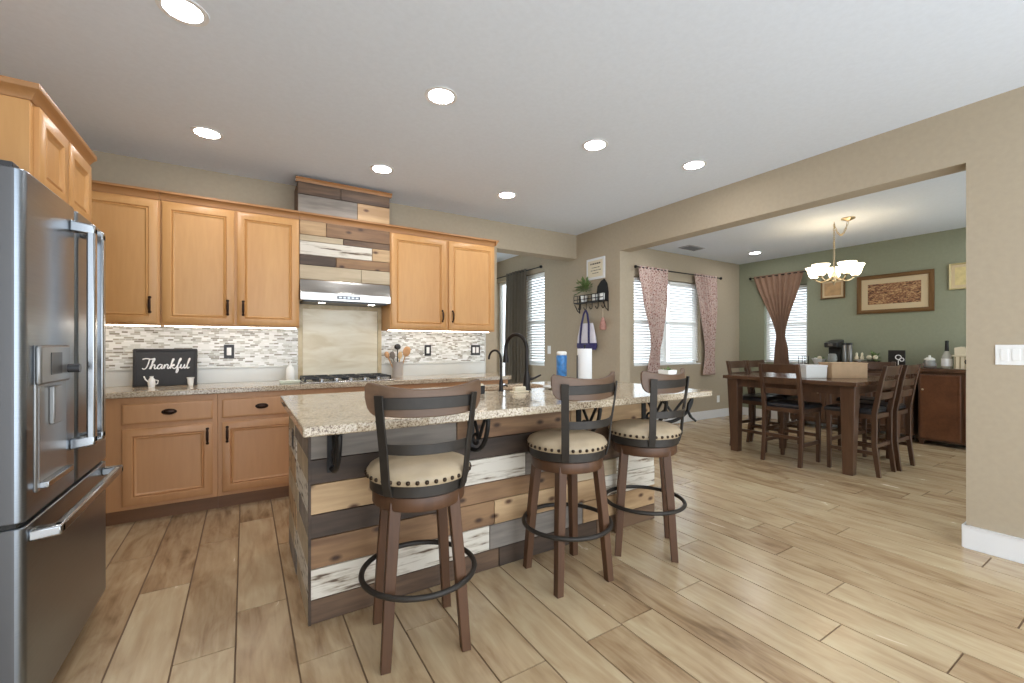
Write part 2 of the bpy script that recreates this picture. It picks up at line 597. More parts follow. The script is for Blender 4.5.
struct('wall_left', MB().box(XL - 0.15, XL, YF, YB + 0.2, 0, CEIL), MT['wall'])
struct('wall_back', holed('y', YB, YB + 0.2, XL, XR + 0.17, CEIL, [(2.56, XR, 0, 2.42)]), MT['wall'])
struct('wall_right', holed('x', XR, XR + 0.17, YF, YB, CEIL, [(0.78, 3.68, 0, 2.385)]), MT['wall'])
NX = 3.83
struct('wall_nook_right', holed('x', NX, NX + 0.14, YB + 0.2, 6.75, CEIL, [(5.24, 5.80, 0.95, 2.38), (5.92, 6.72, 0, 2.38)]), MT['wall'])
struct('wall_nook_back', holed('y', 6.75, 6.9, 1.05, NX + 0.14, CEIL, [(1.35, 3.0, 0, 2.38)]), MT['wall'])  # unseen opening added so daylight reaches the nook
struct('wall_nook_left', MB().box(1.05, 1.2, YB + 0.2, 6.75, 0, CEIL), MT['wall'])
DY = 4.50
struct('wall_dining_back', holed('y', DY, DY + 0.15, XR + 0.17, XG, CEIL, [(4.94, 6.54, 0.945, 2.295)]), MT['wall'])
struct('wall_dining_front', holed('y', 0.05, 0.2, XR + 0.17, XG, CEIL, [(4.25, 7.35, 0, 2.45)]), MT['wall'])  # unseen opening, made wide to let sky light into the dining room
struct('wall_dining_green', holed('x', XG, XG + 0.15, YF, DY + 0.15, CEIL, [(3.38, 4.05, 0.97, 2.25)]), MT['green'])

# baseboards
BBH = 0.14
struct('baseboard_right', MB().box(XR - 0.016, XR, YF, 0.78, 0, BBH).box(XR - 0.016, XR + 0.186, 0.78, 0.797, 0, BBH).box(XR + 0.17, XR + 0.186, 0.2, 0.78, 0, BBH), MT['white'], 0.004)
struct('baseboard_stub', MB().box(XR - 0.016, XR, 3.68, YB, 0, BBH).box(XR - 0.016, XR + 0.186, 3.663, 3.68, 0, BBH), MT['white'], 0.004)
struct('baseboard_dining_back', MB().box(XR + 0.186, XG, DY - 0.016, DY, 0, BBH), MT['white'], 0.004)
struct('baseboard_green', MB().box(XG - 0.016, XG, 0.2, DY - 0.016, 0, BBH), MT['white'], 0.004)
struct('baseboard_nook', MB().box(NX - 0.016, NX, YB + 0.2, 5.92, 0, BBH), MT['white'], 0.004)


def window(name, axis, c, a0, a1, z0, z1, mull=(), rail=(), out=1, door=False):
    """frame, panes; c = room face of the wall, out = +1 when outdoors lies on the + side"""
    fr = MB(); t = 0.045; d0, d1 = c + out * 0.075, c + out * 0.125
    lo, hi = min(d0, d1), max(d0, d1)
    bx = (lambda m, p, q, za, zb: m.box(lo, hi, p, q, za, zb)) if axis == 'x' else (lambda m, p, q, za, zb: m.box(p, q, lo, hi, za, zb))
    bx(fr, a0, a0 + t, z0, z1); bx(fr, a1 - t, a1, z0, z1)
    bx(fr, a0 + t, a1 - t, z0, z0 + t); bx(fr, a0 + t, a1 - t, z1 - t, z1)
    for m_, w_ in mull: bx(fr, m_ - w_ / 2, m_ + w_ / 2, z0 + t, z1 - t)
    for p, q, zz in rail: bx(fr, p, q, zz - 0.022, zz + 0.022)
    o = struct(name, fr, MT['trimw'], 0.004)
    mid = (lo + hi) / 2
    g = MB()
    if axis == 'x': g.box(mid - 0.003, mid + 0.003, a0 + t, a1 - t, z0 + t, z1 - t)
    else: g.box(a0 + t, a1 - t, mid - 0.003, mid + 0.003, z0 + t, z1 - t)
    g.build('pane', MT['glass'], o)
    if not door:
        s = MB()
        if axis == 'x': s.box(min(c - out * 0.012, d0), max(c - out * 0.012, d0), a0, a1, z0 - 0.001, z0 + 0.016)
        else: s.box(a0, a1, min(c - out * 0.012, d0), max(c - out * 0.012, d0), z0 - 0.001, z0 + 0.016)
        s.build('window_sill', MT['trimw'], o)
    return o


window('window_1', 'x', NX, 5.24, 5.80, 0.95, 2.38, rail=[(5.24, 5.80, 1.62)])
window('door_1', 'x', NX, 5.92, 6.72, 0.0, 2.38, door=True)
window('added_door_2', 'y', 6.75, 1.35, 3.0, 0.0, 2.38, mull=[(2.175, 0.09)], door=True)  # invented glass door, never in view, put here to light the nook
window('added_door_3', 'y', 0.2, 4.25, 7.35, 0.0, 2.45, mull=[(5.8, 0.1)], out=-1, door=True)  # added glass door, out of view, to brighten the dining room
window('window_2', 'y', DY, 4.94, 6.54, 0.945, 2.295, mull=[(5.73, 0.10)], rail=[(4.98, 5.7, 1.62), (5.76, 6.5, 1.62)])
window('window_3', 'x', XG, 3.38, 4.05, 0.97, 2.25, rail=[(3.38, 4.05, 1.6)])


def blind(label, axis, c, a0, a1, z0, z1, out=1, pitch=0.042, tilt=25):
    t = tag(thing('window_blind', label, 'blind', ((c, (a0 + a1) / 2, z1) if axis == 'x' else ((a0 + a1) / 2, c, z1)), -PI / 2 if axis == 'x' else 0))
    w = (a1 - a0) / 2
    MB().box(-w, w, -0.02, 0.02, -0.04, 0).build('head_rail', MT['blind'], t, 0.003)
    s = MB()
    z = -0.06
    while z > z0 - z1 + 0.02:
        a = math.radians(tilt)
        dy, dz = 0.02 * math.cos(a), 0.02 * math.sin(a)
        e = 0.0012
        s.loft([[(xx, -dy, z - dz - e), (xx, dy, z + dz - e), (xx, dy, z + dz + e), (xx, -dy, z - dz + e)] for xx in (-w, w)])
        z -= pitch
    s.build('slats', MT['blind'], t)
    MB().box(-w, w, -0.015, 0.015, z0 - z1, z0 - z1 + 0.018).build('bottom_rail', MT['blind'], t, 0.003)
    return t


blind('white blind lowered over the narrow window beside the dark grey curtain', 'x', NX + 0.045, 5.25, 5.79, 1.0, 2.37, tilt=50)
blind('white blind in the dining window half next to the hanging shelf', 'y', DY + 0.045, 4.95, 5.68, 1.0, 2.285, tilt=48)
blind('white blind in the dining window half nearer the green wall', 'y', DY + 0.045, 5.79, 6.53, 1.0, 2.285, tilt=58)
blind('white blind behind the knotted brown curtain on the green wall', 'x', XG + 0.045, 3.39, 4.04, 1.0, 2.24, tilt=50)


def curtain(label, mat, axis, c, prof, name='curtain', folds=7, amp=0.022, group=None, ease=0.35):
    """prof = [(z, centre, half width)] from top down"""
    zt = prof[0][0]
    rows, n = 40, folds * 10
    def at(z):
        for (za, ca, wa), (zb, cb_, wb) in zip(prof, prof[1:]):
            if zb <= z <= za:
                k = (za - z) / (za - zb); k = k * (1 - ease) + ease * k * k * (3 - 2 * k)
                return ca + (cb_ - ca) * k, wa + (wb - wa) * k
        return prof[-1][1:]
    rings = []
    for j in range(rows + 1):
        z = zt + (prof[-1][0] - zt) * j / rows
        cc, ww = at(z)
        row = []
        for i in range(n + 1):
            s = -1 + 2 * i / n
            ph = s * folds * PI + 0.5 * math.sin(3 * s + z)
            dd = amp * math.sin(ph) * (0.75 + 0.25 * math.sin(5 * s + 2)) * (1.25 if ww < 0.12 else 1)
            a = cc + s * ww
            row.append((c + dd, a, z) if axis == 'x' else (a, c + dd, z))
        rings.append(row)
    mb = MB()
    mb.loft(rings, cap=False, closed=False, smooth=True)
    o = mb.build(name, mat, solid=0.004)
    return tag(o, label, 'curtain', group)


def rod(label, p, q, r=0.009):
    p, q = Vector(p), Vector(q)
    t = thing('curtain_rod', label, 'curtain rod', tuple(p))
    d = q - p
    MB().tube([(0, 0, 0), tuple(d)], r).build('pole', MT['iron'], t)
    for e in (Vector((0, 0, 0)), d):
        MB().sphere(tuple(e), 0.024).build('finial', MT['iron'], t)
    return t


rod('thin dark rod over the dining window with floral curtains', (4.90, DY - 0.07, 2.42), (7.02, DY - 0.07, 2.42))
curtain('floral curtain tapering down beside the hanging shelf wall', MT['floral'], 'y', DY - 0.07, [(2.445, 5.28, 0.33), (1.95, 5.33, 0.27), (1.40, 5.36, 0.13), (1.2, 5.33, 0.09), (0.83, 5.28, 0.13)], folds=8)
curtain('floral curtain hanging nearer the corner with the green wall', MT['floral'], 'y', DY - 0.07, [(2.445, 6.58, 0.30), (1.95, 6.66, 0.24), (1.30, 6.70, 0.13), (1.1, 6.70, 0.11), (0.76, 6.68, 0.16)], folds=8)
rod('curtain rod above the window on the green wall', (XG - 0.08, 3.30, 2.44), (XG - 0.08, 4.25, 2.44))
curtain('brown curtain knotted in the middle on the green wall', MT['brown_curtain'], 'x', XG - 0.08, [(2.465, 3.79, 0.40), (1.50, 3.745, 0.075), (1.42, 3.74, 0.065), (1.2, 3.73, 0.10), (0.78, 3.73, 0.13)], folds=8)
rod('dark rod above the nook glass door', (NX - 0.08, 5.22, 2.43), (NX - 0.08, 6.7, 2.43))
curtain('dark grey brown full length curtain in the nook', MT['grey_curtain'], 'x', NX - 0.08, [(2.46, 5.93, 0.31), (1.5, 5.96, 0.33), (0.03, 5.95, 0.33)], folds=7, amp=0.03)

# ------------------------------------------------------------------ recessed lights, vent
for (x, y, lab) in [(-0.234, 2.394, 'recessed ceiling light at the top edge above the refrigerator'),
                    (0.995, 2.405, 'recessed ceiling light directly above the bar stool nearest the refrigerator'),
                    (2.209, 2.388, 'recessed ceiling light above the two bar stools at the far island end'),
                    (3.147, 2.221, 'recessed ceiling light closest to the tan header beam'),
                    (-0.226, 3.688, 'recessed ceiling light above the chalk sign counter'),
                    (0.982, 3.66, 'recessed ceiling light in front of the wooden hood chimney'),
                    (2.201, 3.638, 'recessed ceiling light in front of the double door wall cabinet beside the nook'),
                    (6.956, 3.806, 'recessed light in the dining room ceiling nearest the brown curtain'),
                    (6.95, 1.0, 'added unseen recessed light in the dining room ceiling above the walnut sideboard end'),  # this and the next two are out of view, added to brighten the dining room
                    (4.98, 3.8, 'added unseen recessed light in the dining room ceiling just inside the header by the floral curtain'),
                    (5.0, 1.0, 'added unseen recessed light in the dining room ceiling just inside the tan pillar wall')]:
    t = thing('recessed_light', lab, 'ceiling light', (x, y, CEIL), group='recessed ceiling lights')
    MB().lathe([(0.074, -0.004), (0.096, -0.004), (0.096, 0.0), (0.074, 0.0), (0.074, -0.004)], n=32, cap=False).build('trim_ring', MT['white'], t)
    MB().lathe([(0.0735, -0.003), (0.0735, -0.001)], n=32).build('lens', MT['lens'], t)

t = thing('ceiling_vent', 'grey air vent in the dining room ceiling', 'vent', (5.76, 4.10, CEIL))
MB().box(-0.19, 0.19, -0.10, 0.10, -0.012, 0).build('frame', M('vent_grey', lin(176, 178, 182), 0.5), t, 0.004)
s = MB()
for k in range(9):
    y = -0.075 + k * 0.0187
    s.box(-0.16, 0.16, y - 0.003, y + 0.004, -0.02, -0.012)
s.build('louvres', M('vent_louvre', lin(120, 122, 126), 0.5), t)

# ------------------------------------------------------------------ cabinets
def pull(parent, x, z, yf, vertical=True):
    """bail pull, dark bronze, on a front at y = yf"""
    h = 0.054
    pts = []
    for k in range(9):
        s = -1 + 2 * k / 8
        o = -0.026 * (1 - s ** 4)
        pts.append((x, yf + o, z + s * h) if vertical else (x + s * h, yf + o, z))
    m = MB().tube(pts, [0.009 if abs(k - 4) < 3 else 0.007 for k in range(9)], 8)
    for s in (-1, 1):
        m.sphere((x, yf - 0.003, z + s * h) if vertical else (x + s * h, yf - 0.003, z), 0.011, 10, 6, (1, 0.6, 1))
    return m.build('handle', MT['bronze'], parent)


def cup(parent, x, z, yf):
    m = MB()
    rings = []
    for k, (r, d) in enumerate([(1, 0), (1, -0.004), (0.85, -0.006), (0.8, -0.004), (0.7, -0.02), (0.35, -0.026)]):
        rings.append([(x + 0.045 * r * math.cos(2 * PI * i / 20), yf + d, z + 0.021 * r * math.sin(2 * PI * i / 20)) for i in range(20)])
    m.loft(rings, smooth=True)
    return m.build('knob', MT['bronze'], parent)


def crown_prof(yf, z0, h=0.064, d=0.038):
    return [(yf + 0.02, z0), (yf - 0.006, z0), (yf - 0.01, z0 + h * 0.25), (yf - d * 0.55, z0 + h * 0.6), (yf - d * 0.8, z0 + h * 0.72), (yf - d, z0 + h * 0.75), (yf - d, z0 + h), (yf + 0.02, z0 + h)]


UF = -(YB - 4.16)      # wall cabinet carcass front in local y
def wall_cabinet(label, x0, x1, doors, pulls):
    t = thing('wall_cabinet', label, 'cabinet', (x0, YB, 1.405), group='wall cabinets over the counter')
    w = x1 - x0
    m = MB().box(0, w, UF, -0.001, 0, 0.945)
    m.build('carcass', MT['maple'], t, 0.002)
    for (a, b), px in zip(doors, pulls):
        d = MB().door(a - x0, b - x0, 0.012, 0.932, UF - 0.0205).build('door', MT['maple'], t)
        pull(d, px - x0, 0.15, UF - 0.0205)
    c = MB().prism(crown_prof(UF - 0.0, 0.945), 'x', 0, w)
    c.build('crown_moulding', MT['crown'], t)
    MB().box(0.015, w - 0.015, UF + 0.10, UF + 0.125, -0.006, 0).build('light_strip', MT['strip'], t)
    return t


wall_cabinet('light maple wall cabinet in the corner beside the refrigerator', XL + 0.001, -0.545, [(-1.02, -0.556)], [-0.602])
wall_cabinet('light maple double door wall cabinet between corner cabinet and range hood', -0.543, 0.402, [(-0.531, -0.073), (-0.055, 0.395)], [-0.118, -0.012])
wc = wall_cabinet('light maple double door wall cabinet between range hood and nook opening', 1.192, 2.352, [(1.20, 1.77), (1.80, 2.343)], [1.728, 1.842])
MB().prism([(0, 0), (0.03, 0.05), (0.038, 0.048), (0.038, 0.064), (0, 0.064)], 'y', UF - 0.04, -0.002).build('crown_return', MT['crown'], wc, loc=(1.16, 0, 0.945))


def planks(rows, x0, x1, yf, th, rng=None, gap=0.002):
    """rows = [(z0, z1, [(x, mat), ...])]; each board starts at x"""
    m = MB()
    for z0, z1, bs in rows:
        for k, (x, mt) in enumerate(bs):
            xe = bs[k + 1][0] if k + 1 < len(bs) else x1
            m.m = mt
            j = 0.002 * ((k * 7 + mt * 3) % 3)
            m.box(x + gap, xe - gap, yf - j, yf + th, z0 + gap, z1 - gap)
    return m


# hood surround
t = thing('hood_surround', 'reclaimed wood board chimney above the stainless hood', 'hood surround', (0.403, YB, 1.835))
w = 0.788
MB().box(0, w, UF + 0.03, -0.001, 0, 0.515).build('carcass', MT['maple'], t)
planks([(0, 0.125, [(0, 6), (0.52, 6)]), (0.125, 0.215, [(0, 3), (0.30, 1)]), (0.215, 0.335, [(0, 5), (0.62, 0)]),
        (0.335, 0.39, [(0, 6), (0.36, 2)]), (0.39, 0.515, [(0, 0), (0.215, 1)])], 0, w, UF - 0.004, 0.02).build('board_cladding', PAL, t, 0.001)
MB().prism(crown_prof(UF, 0.515), 'x', 0, w).build('crown_moulding', MT['crown'], t)
MB().box(-0.012, w - 0.004, UF + 0.012, -0.001, 0.585, 0.85).build('chimney_box', PAL[2], t)
planks([(0.585, 0.74, [(-0.012, 4), (0.485, 0)]), (0.74, 0.85, [(-0.012, 2), (0.34, 2)])], -0.012, w - 0.004, UF - 0.008, 0.02).build('chimney_boards', PAL, t, 0.001)
MB().prism(crown_prof(UF - 0.008, 0.845, 0.035, 0.025), 'x', -0.03, w + 0.014).build('chimney_crown', MT['crown'], t)

# range hood
t = thing('range_hood', 'stainless under cabinet range hood', 'range hood', (0.405, YB, 1.65))
hp = [(-0.002, 0.0), (-0.002, 0.182), (-0.315, 0.182), (-0.325, 0.16), (-0.345, 0.075), (-0.352, 0.07), (-0.352, 0.0)]
MB().prism(hp, 'x', 0, 0.784).build('body', MT['steel_h'], t, 0.003)
MB().box(0.03, 0.754, -0.33, -0.03, -0.012, 0.001).build('filter', MT['darkgrey'], t)
MB().box(0.30, 0.50, -0.3545, -0.351, 0.02, 0.05).build('control_panel', M('control_dark', lin(90, 90, 92), 0.3, 0.6), t)
for x in (0.16, 0.60):
    MB().box(x, x + 0.05, -0.28, -0.23, -0.014, -0.011).build('hood_light', MT['strip'], t)
for k in range(5):
    MB().box(0.315 + k * 0.036, 0.34 + k * 0.036, -0.3565, -0.354, 0.028, 0.042).build('button', MT['chrome'], t)

# backsplash
o = struct('trim_1', MB().box(XL, 0.42, YB - 0.010, YB, 1.067, 1.405).box(1.19, 2.39, YB - 0.010, YB, 1.067, 1.405), MT['mosaic'])
o = struct('trim_2', MB().box(XL, 0.42, YB - 0.014, YB, 0.93, 1.055).box(1.19, 2.39, YB - 0.014, YB, 0.93, 1.055).box(XL, 0.42, YB - 0.022, YB, 1.055, 1.068).box(1.19, 2.39, YB - 0.022, YB, 1.055, 1.068).box(2.39, 2.402, YB - 0.016, YB, 0.93, 1.405), MT['ledge_tile'], 0.002)
m = MB().box(0.46, 1.15, YB - 0.012, YB, 0.931, 1.60)
m.m = 1
m.box(0.42, 0.46, YB - 0.018, YB, 0.931, 1.645); m.box(1.15, 1.19, YB - 0.018, YB, 0.931, 1.645); m.box(0.46, 1.15, YB - 0.018, YB, 1.60, 1.645)
struct('trim_3', m, [MT['travertine'], MT['travertine_rim']], 0.002)

# base cabinets
BF = -(YB - 3.95)
def base_cabinet(label, x0, x1, dx0, dx1, side):
    t = thing('base_cabinet', label, 'cabinet', (x0, YB, 0), group='base cabinets along the back wall')
    w = x1 - x0
    MB().box(0, w, BF, -0.001, 0.105, 0.888).build('carcass', MT['maple_shaded'], t, 0.002)
    MB().box(0, w, BF + 0.058, BF + 0.075, 0, 0.105).build('toe_kick', MT['toe_shaded'], t)
    a, b = dx0 - x0, dx1 - x0
    d = MB().door(a, b, 0.70, 0.842, BF - 0.0205, prof=[(0, 0.005), (0.006, 0), (0.016, 0)]).build('drawer', MT['maple_shaded'], t)
    cup(d, (a + b) / 2, 0.775, BF - 0.0205)
    d = MB().door(a, b, 0.135, 0.668, BF - 0.0205).build('door', MT['maple_shaded'], t)
    pull(d, (b - 0.033) if side > 0 else (a + 0.033), 0.575, BF - 0.0205)
    return t


base_cabinet('maple base cabinet beside the refrigerator under the chalk sign', -1.318, -0.176, -0.721, -0.205, 1)
base_cabinet('maple base cabinet beside the island end with one drawer over one door', -0.175, 0.40, -0.148, 0.375, -1)
base_cabinet('maple base cabinet under the gas cooktop', 0.401, 1.19, 0.43, 1.16, 1)
base_cabinet('maple base cabinet under the utensil crock', 1.191, 1.78, 1.21, 1.76, -1)
base_cabinet('maple base cabinet at the nook end of the counter', 1.781, 2.40, 1.80, 2.38, -1)

# worktop with rounded end
outl = [(XL + 0.001, YB - 0.001), (XL + 0.001, 3.905), (2.37, 3.905)]
for k in range(1, 9):
    a = -PI / 2 + (PI / 2) * k / 8
    outl.append((2.37 + 0.09 * math.cos(a), 3.995 + 0.09 * math.sin(a)))
outl += [(2.46, YB - 0.001)]
o = MB().prism(outl, 'z', 0.889, 0.9305).build('worktop', MT['granite'], bevel=0.006, seg=3)
tag(o, 'speckled granite worktop running along the back wall', 'worktop')

# ------------------------------------------------------------------ fridge cabinet
FX = -0.655
t = thing('fridge_cabinet', 'deep maple cabinet mounted above the refrigerator', 'cabinet', (FX, 2.29, 1.83), PI / 2)
# local x = world +Y, local -y = world +X
dep = FX - XL - 0.002
CW = 0.69
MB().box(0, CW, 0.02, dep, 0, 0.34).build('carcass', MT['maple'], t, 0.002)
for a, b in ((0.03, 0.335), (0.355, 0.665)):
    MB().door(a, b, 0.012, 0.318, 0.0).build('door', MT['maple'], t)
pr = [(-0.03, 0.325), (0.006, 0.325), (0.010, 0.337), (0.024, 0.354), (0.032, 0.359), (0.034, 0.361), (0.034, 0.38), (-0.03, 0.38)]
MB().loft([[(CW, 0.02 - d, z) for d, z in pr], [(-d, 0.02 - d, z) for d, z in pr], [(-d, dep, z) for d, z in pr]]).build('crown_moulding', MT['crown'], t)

# ------------------------------------------------------------------ refrigerator
t = thing('refrigerator', 'large stainless french door refrigerator with ice and water dispenser', 'refrigerator', (-0.573, 1.90, 0), PI / 2)
# local x 0..0.94 along world +Y, front at y = 0, depth to +y
FW = 0.93
MB().box(0.012, FW - 0.012, 0.085, 0.73, 0.03, 1.775).build('body', MT['side'], t, 0.006)
MB().box(0.03, FW - 0.03, 0.10, 0.14, 0.0, 0.09).build('toe_grille', MT['darkgrey'], t)


def bowed(x0, x1, z0, z1, th=0.075, r=0.028):
    pts = []
    n = 6
    for k in range(n + 1):
        a = PI / 2 * k / n
        pts.append((x0 + r - r * math.sin(PI / 2 - a + 0) , r - r * math.sin(a)))
    for k in range(n + 1):
        a = PI / 2 * k / n
        pts.append((x1 - r + r * math.sin(a), r - r * math.cos(a)))
    pts += [(x1, th), (x0, th)]
    return MB().prism(pts, 'z', z0, z1)


SEAM = 0.480


def door_shell(name, x0, x1, z0, z1):
    o = bowed(x0, x1, z0, z1).build(name, [MT['steel'], MT['side']], t, 0.004)
    for p in o.data.polygons:
        if abs(p.normal.x) > 0.97: p.material_index = 1
    return o


dl = door_shell('door', 0.0, SEAM - 0.003, 0.705, 1.79)
dr = door_shell('door', SEAM + 0.003, FW, 0.705, 1.79)
fz = door_shell('freezer_drawer', 0.0, FW, 0.07, 0.69)
MB().box(0.01, FW - 0.01, 0.02, 0.09, 0.688, 0.707).build('gasket', MT['black'], t)


def bar_handle(parent, x, z0, z1, vertical=True, so=0.072):
    m = MB()
    if vertical:
        m.box(x - 0.018, x + 0.018, -so, -so + 0.026, z0 + 0.02, z1 - 0.02)
        m.loft([[(x - 0.02, 0.002, z1 - 0.045), (x + 0.02, 0.002, z1 - 0.045), (x + 0.02, 0.002, z1), (x - 0.02, 0.002, z1)],
                [(x - 0.018, -so, z1 - 0.05), (x + 0.018, -so, z1 - 0.05), (x + 0.018, -so, z1 - 0.012), (x - 0.018, -so, z1 - 0.012)]])
        m.loft([[(x - 0.02, 0.002, z0), (x + 0.02, 0.002, z0), (x + 0.02, 0.002, z0 + 0.045), (x - 0.02, 0.002, z0 + 0.045)],
                [(x - 0.018, -so, z0 + 0.012), (x + 0.018, -so, z0 + 0.012), (x + 0.018, -so, z0 + 0.05), (x - 0.018, -so, z0 + 0.05)]])
    else:
        m.box(z0 + 0.02, z1 - 0.02, -so, -so + 0.026, x - 0.016, x + 0.016)
        for e, s in ((z0, 1), (z1, -1)):
            m.loft([[(e, 0.002, x - 0.02), (e + s * 0.05, 0.002, x - 0.02), (e + s * 0.05, 0.002, x + 0.016), (e, 0.002, x + 0.016)],
                    [(e + s * 0.012, -so, x - 0.016), (e + s * 0.05, -so, x - 0.016), (e + s * 0.05, -so, x + 0.016), (e + s * 0.012, -so, x + 0.016)]])
    return m.build('handle', MT['chrome'], parent, 0.006)


bar_handle(dl, SEAM - 0.060, 0.845, 1.735)
bar_handle(dr, SEAM + 0.060, 0.845, 1.735)
bar_handle(fz, 0.655, 0.03, 0.885, False)
# dispenser
MB().box(0.075, 0.345, -0.006, 0.012, 0.775, 1.25).build('dispenser_bezel', MT['dispenser'], dl, 0.005)
MB().box(0.09, 0.33, -0.0075, 0.0, 0.80, 1.115).build('dispenser_recess', MT['dispenser'], dl)
MB().box(0.07, 0.345, -0.018, 0.0, 1.12, 1.25).build('dispenser_panel', MT['dispenser'], dl, 0.008)
MB().tube([(0.318, -0.015, 1.165), (0.318, -0.05, 1.165)], 0.016, 14).build('dispenser_knob', MT['darkgrey'], dl)
MB().box(0.15, 0.25, -0.0195, -0.017, 1.15, 1.225).build('dispenser_display', MT['darkgrey'], dl)
MB().box(0.17, 0.24, -0.022, -0.006, 0.98, 1.11).build('dispenser_paddle', MT['dispenser'], dl, 0.004)
MB().box(0.09, 0.33, -0.03, 0.0, 0.785, 0.805).build('drip_tray', MT['chrome'], dl, 0.003)
for x in (0.02, FW - 0.07):
    MB().box(x, x + 0.05, 0.03, 0.14, 1.79 if x > 0.5 else 1.79, 1.812).build('hinge_cover', MT['darkgrey'], t, 0.004)

# ------------------------------------------------------------------ island
IX0, IX1, IY0, IY1 = 0.24, 2.52, 2.10, 3.06
t = thing('kitchen_island', 'kitchen island clad in mixed reclaimed boards', 'island', (IX0, IY0, 0))
IW, ID = IX1 - IX0, IY1 - IY0
MB().box(0.012, IW - 0.012, 0.022, ID, 0, 0.889).build('carcass', MT['maple_shaded'], t)
R = [(0.0, 0.108), (0.108, 0.245), (0.245, 0.382), (0.382, 0.489), (0.489, 0.625), (0.625, 0.736), (0.736, 0.888)]
front = [
    [(0.008, 2), (0.98, 3), (1.72, 2)],
    [(0.008, 5), (0.92, 4), (1.60, 0)],
    [(0.008, 1), (0.95, 0), (1.72, 5)],
    [(0.008, 3), (0.62, 1), (1.5, 6), (1.9, 5)],
    [(0.008, 0), (0.66, 5), (1.16, 4), (1.7, 2)],
    [(0.008, 3), (0.60, 3), (1.34, 2)],
    [(0.008, 4), (0.72, 1), (1.50, 0)],
]
planks([(a, b, r) for (a, b), r in zip(R, front)], 0.008, IW, 0.004, 0.02).build('board_cladding', PAL, t, 0.0015)
m = MB()
side_m = [[(0, 6), (0.5, 4)], [(0, 5), (0.6, 6)], [(0, 6), (0.5, 0)], [(0, 4), (0.4, 6)], [(0, 5), (0.55, 0)], [(0, 6), (0.5, 5)], [(0, 4), (0.62, 6)]]
for (a, b), r in zip(R, side_m):
    for k, (y, mt) in enumerate(r):
        ye = r[k + 1][0] if k + 1 < len(r) else ID
        m.m = mt
        m.box(-0.004 * (k % 2), 0.014, y + 0.024 + 0.0015 if k == 0 else y + 0.0015, ye - 0.0015, a + 0.0015, b - 0.0015)
m.build('end_cladding', PAL, t, 0.0015)
m = MB()
for (a, b), r in zip(R, side_m[::-1]):
    m.m = r[0][1]
    m.box(IW - 0.014, IW, 0.0255, ID, a + 0.0015, b - 0.0015)
m.build('end_cladding', PAL, t, 0.0015)
MB().box(-0.001, 0.010, 0.001, 0.014, 0, 0.888).build('corner_strip', PAL[3], t)
o = MB().box(-0.007, 0.0, 0.645, 0.72, 0.655, 0.77).build('outlet', MT['darkplate'], t, 0.002)
MB().box(-0.009, -0.006, 0.66, 0.705, 0.672, 0.753).build('outlet_face', MT['black'], o)


def bracket(px, py, rz, arm=0.21):
    m = MB()
    m.box(-0.019, 0.019, -0.008, 0.0, -0.215, 0)
    m.box(-0.019, 0.019, -arm, 0.0, -0.008, 0)
    pts = []
    for k in range(25):                      # outer curve bulging from the arm tip down to the wall bar
        u = PI / 2 * k / 24
        pts.append((0, -0.012 - (arm - 0.024) * math.cos(u) ** 0.8, -0.012 - 0.185 * math.sin(u) ** 1.1))
    m.tube(pts, 0.012, 8)
    for y0, y1, y2 in ((0.03, 0.075, 0.10), (0.165, 0.125, 0.10)):   # inner V of two flat bars ending in a scroll
        m.tube([(0, -y0 * arm / 0.21, -0.01), (0, -y1 * arm / 0.21, -0.08), (0, -y2 * arm / 0.21, -0.125)], 0.009, 8)
    ring = [(0, -0.06 * arm / 0.21 + 0.027 * math.cos(2 * PI * k / 18), -0.135 + 0.027 * math.sin(2 * PI * k / 18)) for k in range(18)]
    m.tube(ring, 0.008, 6, closed=True)
    if arm > 0.25:                           # longer end bracket with two hanging prongs
        for ox in (-0.02, 0.02):
            m.tube([(ox * 0.3, -arm + 0.01, -0.006), (ox * 0.6, -arm + 0.035, -0.055), (ox, -arm + 0.04, -0.10), (ox * 1.4, -arm + 0.02, -0.145), (ox * 1.8, -arm - 0.01, -0.17)], 0.008, 8)
    o = m.build('support_bracket', MT['iron'], t)
    o.location = (px - IX0, py - IY0, 0.888)
    o.rotation_euler = (0, 0, rz)
    return o


for bx in (0.335, 1.04, 1.80, 2.40):
    bracket(bx, IY0, 0)
bracket(IX1 - 0.004, IY0 + 0.004, PI / 4, 0.27)

SX0, SX1, SY0, SY1 = 1.36, 2.06, 2.66, 3.0
m = MB()
TX0, TX1, TY0, TY1 = 0.19, 2.82, 1.842, 3.10
zt, zb = 0.931, 0.8895
bm_holes = [(TX0, SX0, TY0, TY1), (SX1, TX1, TY0, TY1), (SX0, SX1, TY0, SY0), (SX0, SX1, SY1, TY1)]
# one continuous slab with a sink cut-out
me_v = [(TX0, TY0), (TX1, TY0), (TX1, TY1), (TX0, TY1), (SX0, SY0), (SX1, SY0), (SX1, SY1), (SX0, SY1)]
vs = [(x, y, zb) for x, y in me_v] + [(x, y, zt) for x, y in me_v]
fs = []
for i in range(4):
    j = (i + 1) % 4
    fs.append((i + 8, j + 8, j + 12, i + 12))
    fs.append((i, i + 4, j + 4, j))
    fs.append((i, j, j + 8, i + 8))
    fs.append((i + 4, i + 12, j + 12, j + 4))
m.add(vs, fs)
o = m.build('island_worktop', MT['granite'], bevel=0.007, seg=3)
tag(o, 'speckled granite slab overhanging the kitchen island', 'worktop')
t = thing('sink', 'stainless undermount sink set into the island slab', 'sink', ((SX0 + SX1) / 2, (SY0 + SY1) / 2, 0.888))
hw, hd = (SX1 - SX0) / 2 - 0.002, (SY1 - SY0) / 2 - 0.002
q = lambda w_, d_, z: [(-w_, -d_, z), (w_, -d_, z), (w_, d_, z), (-w_, d_, z)]
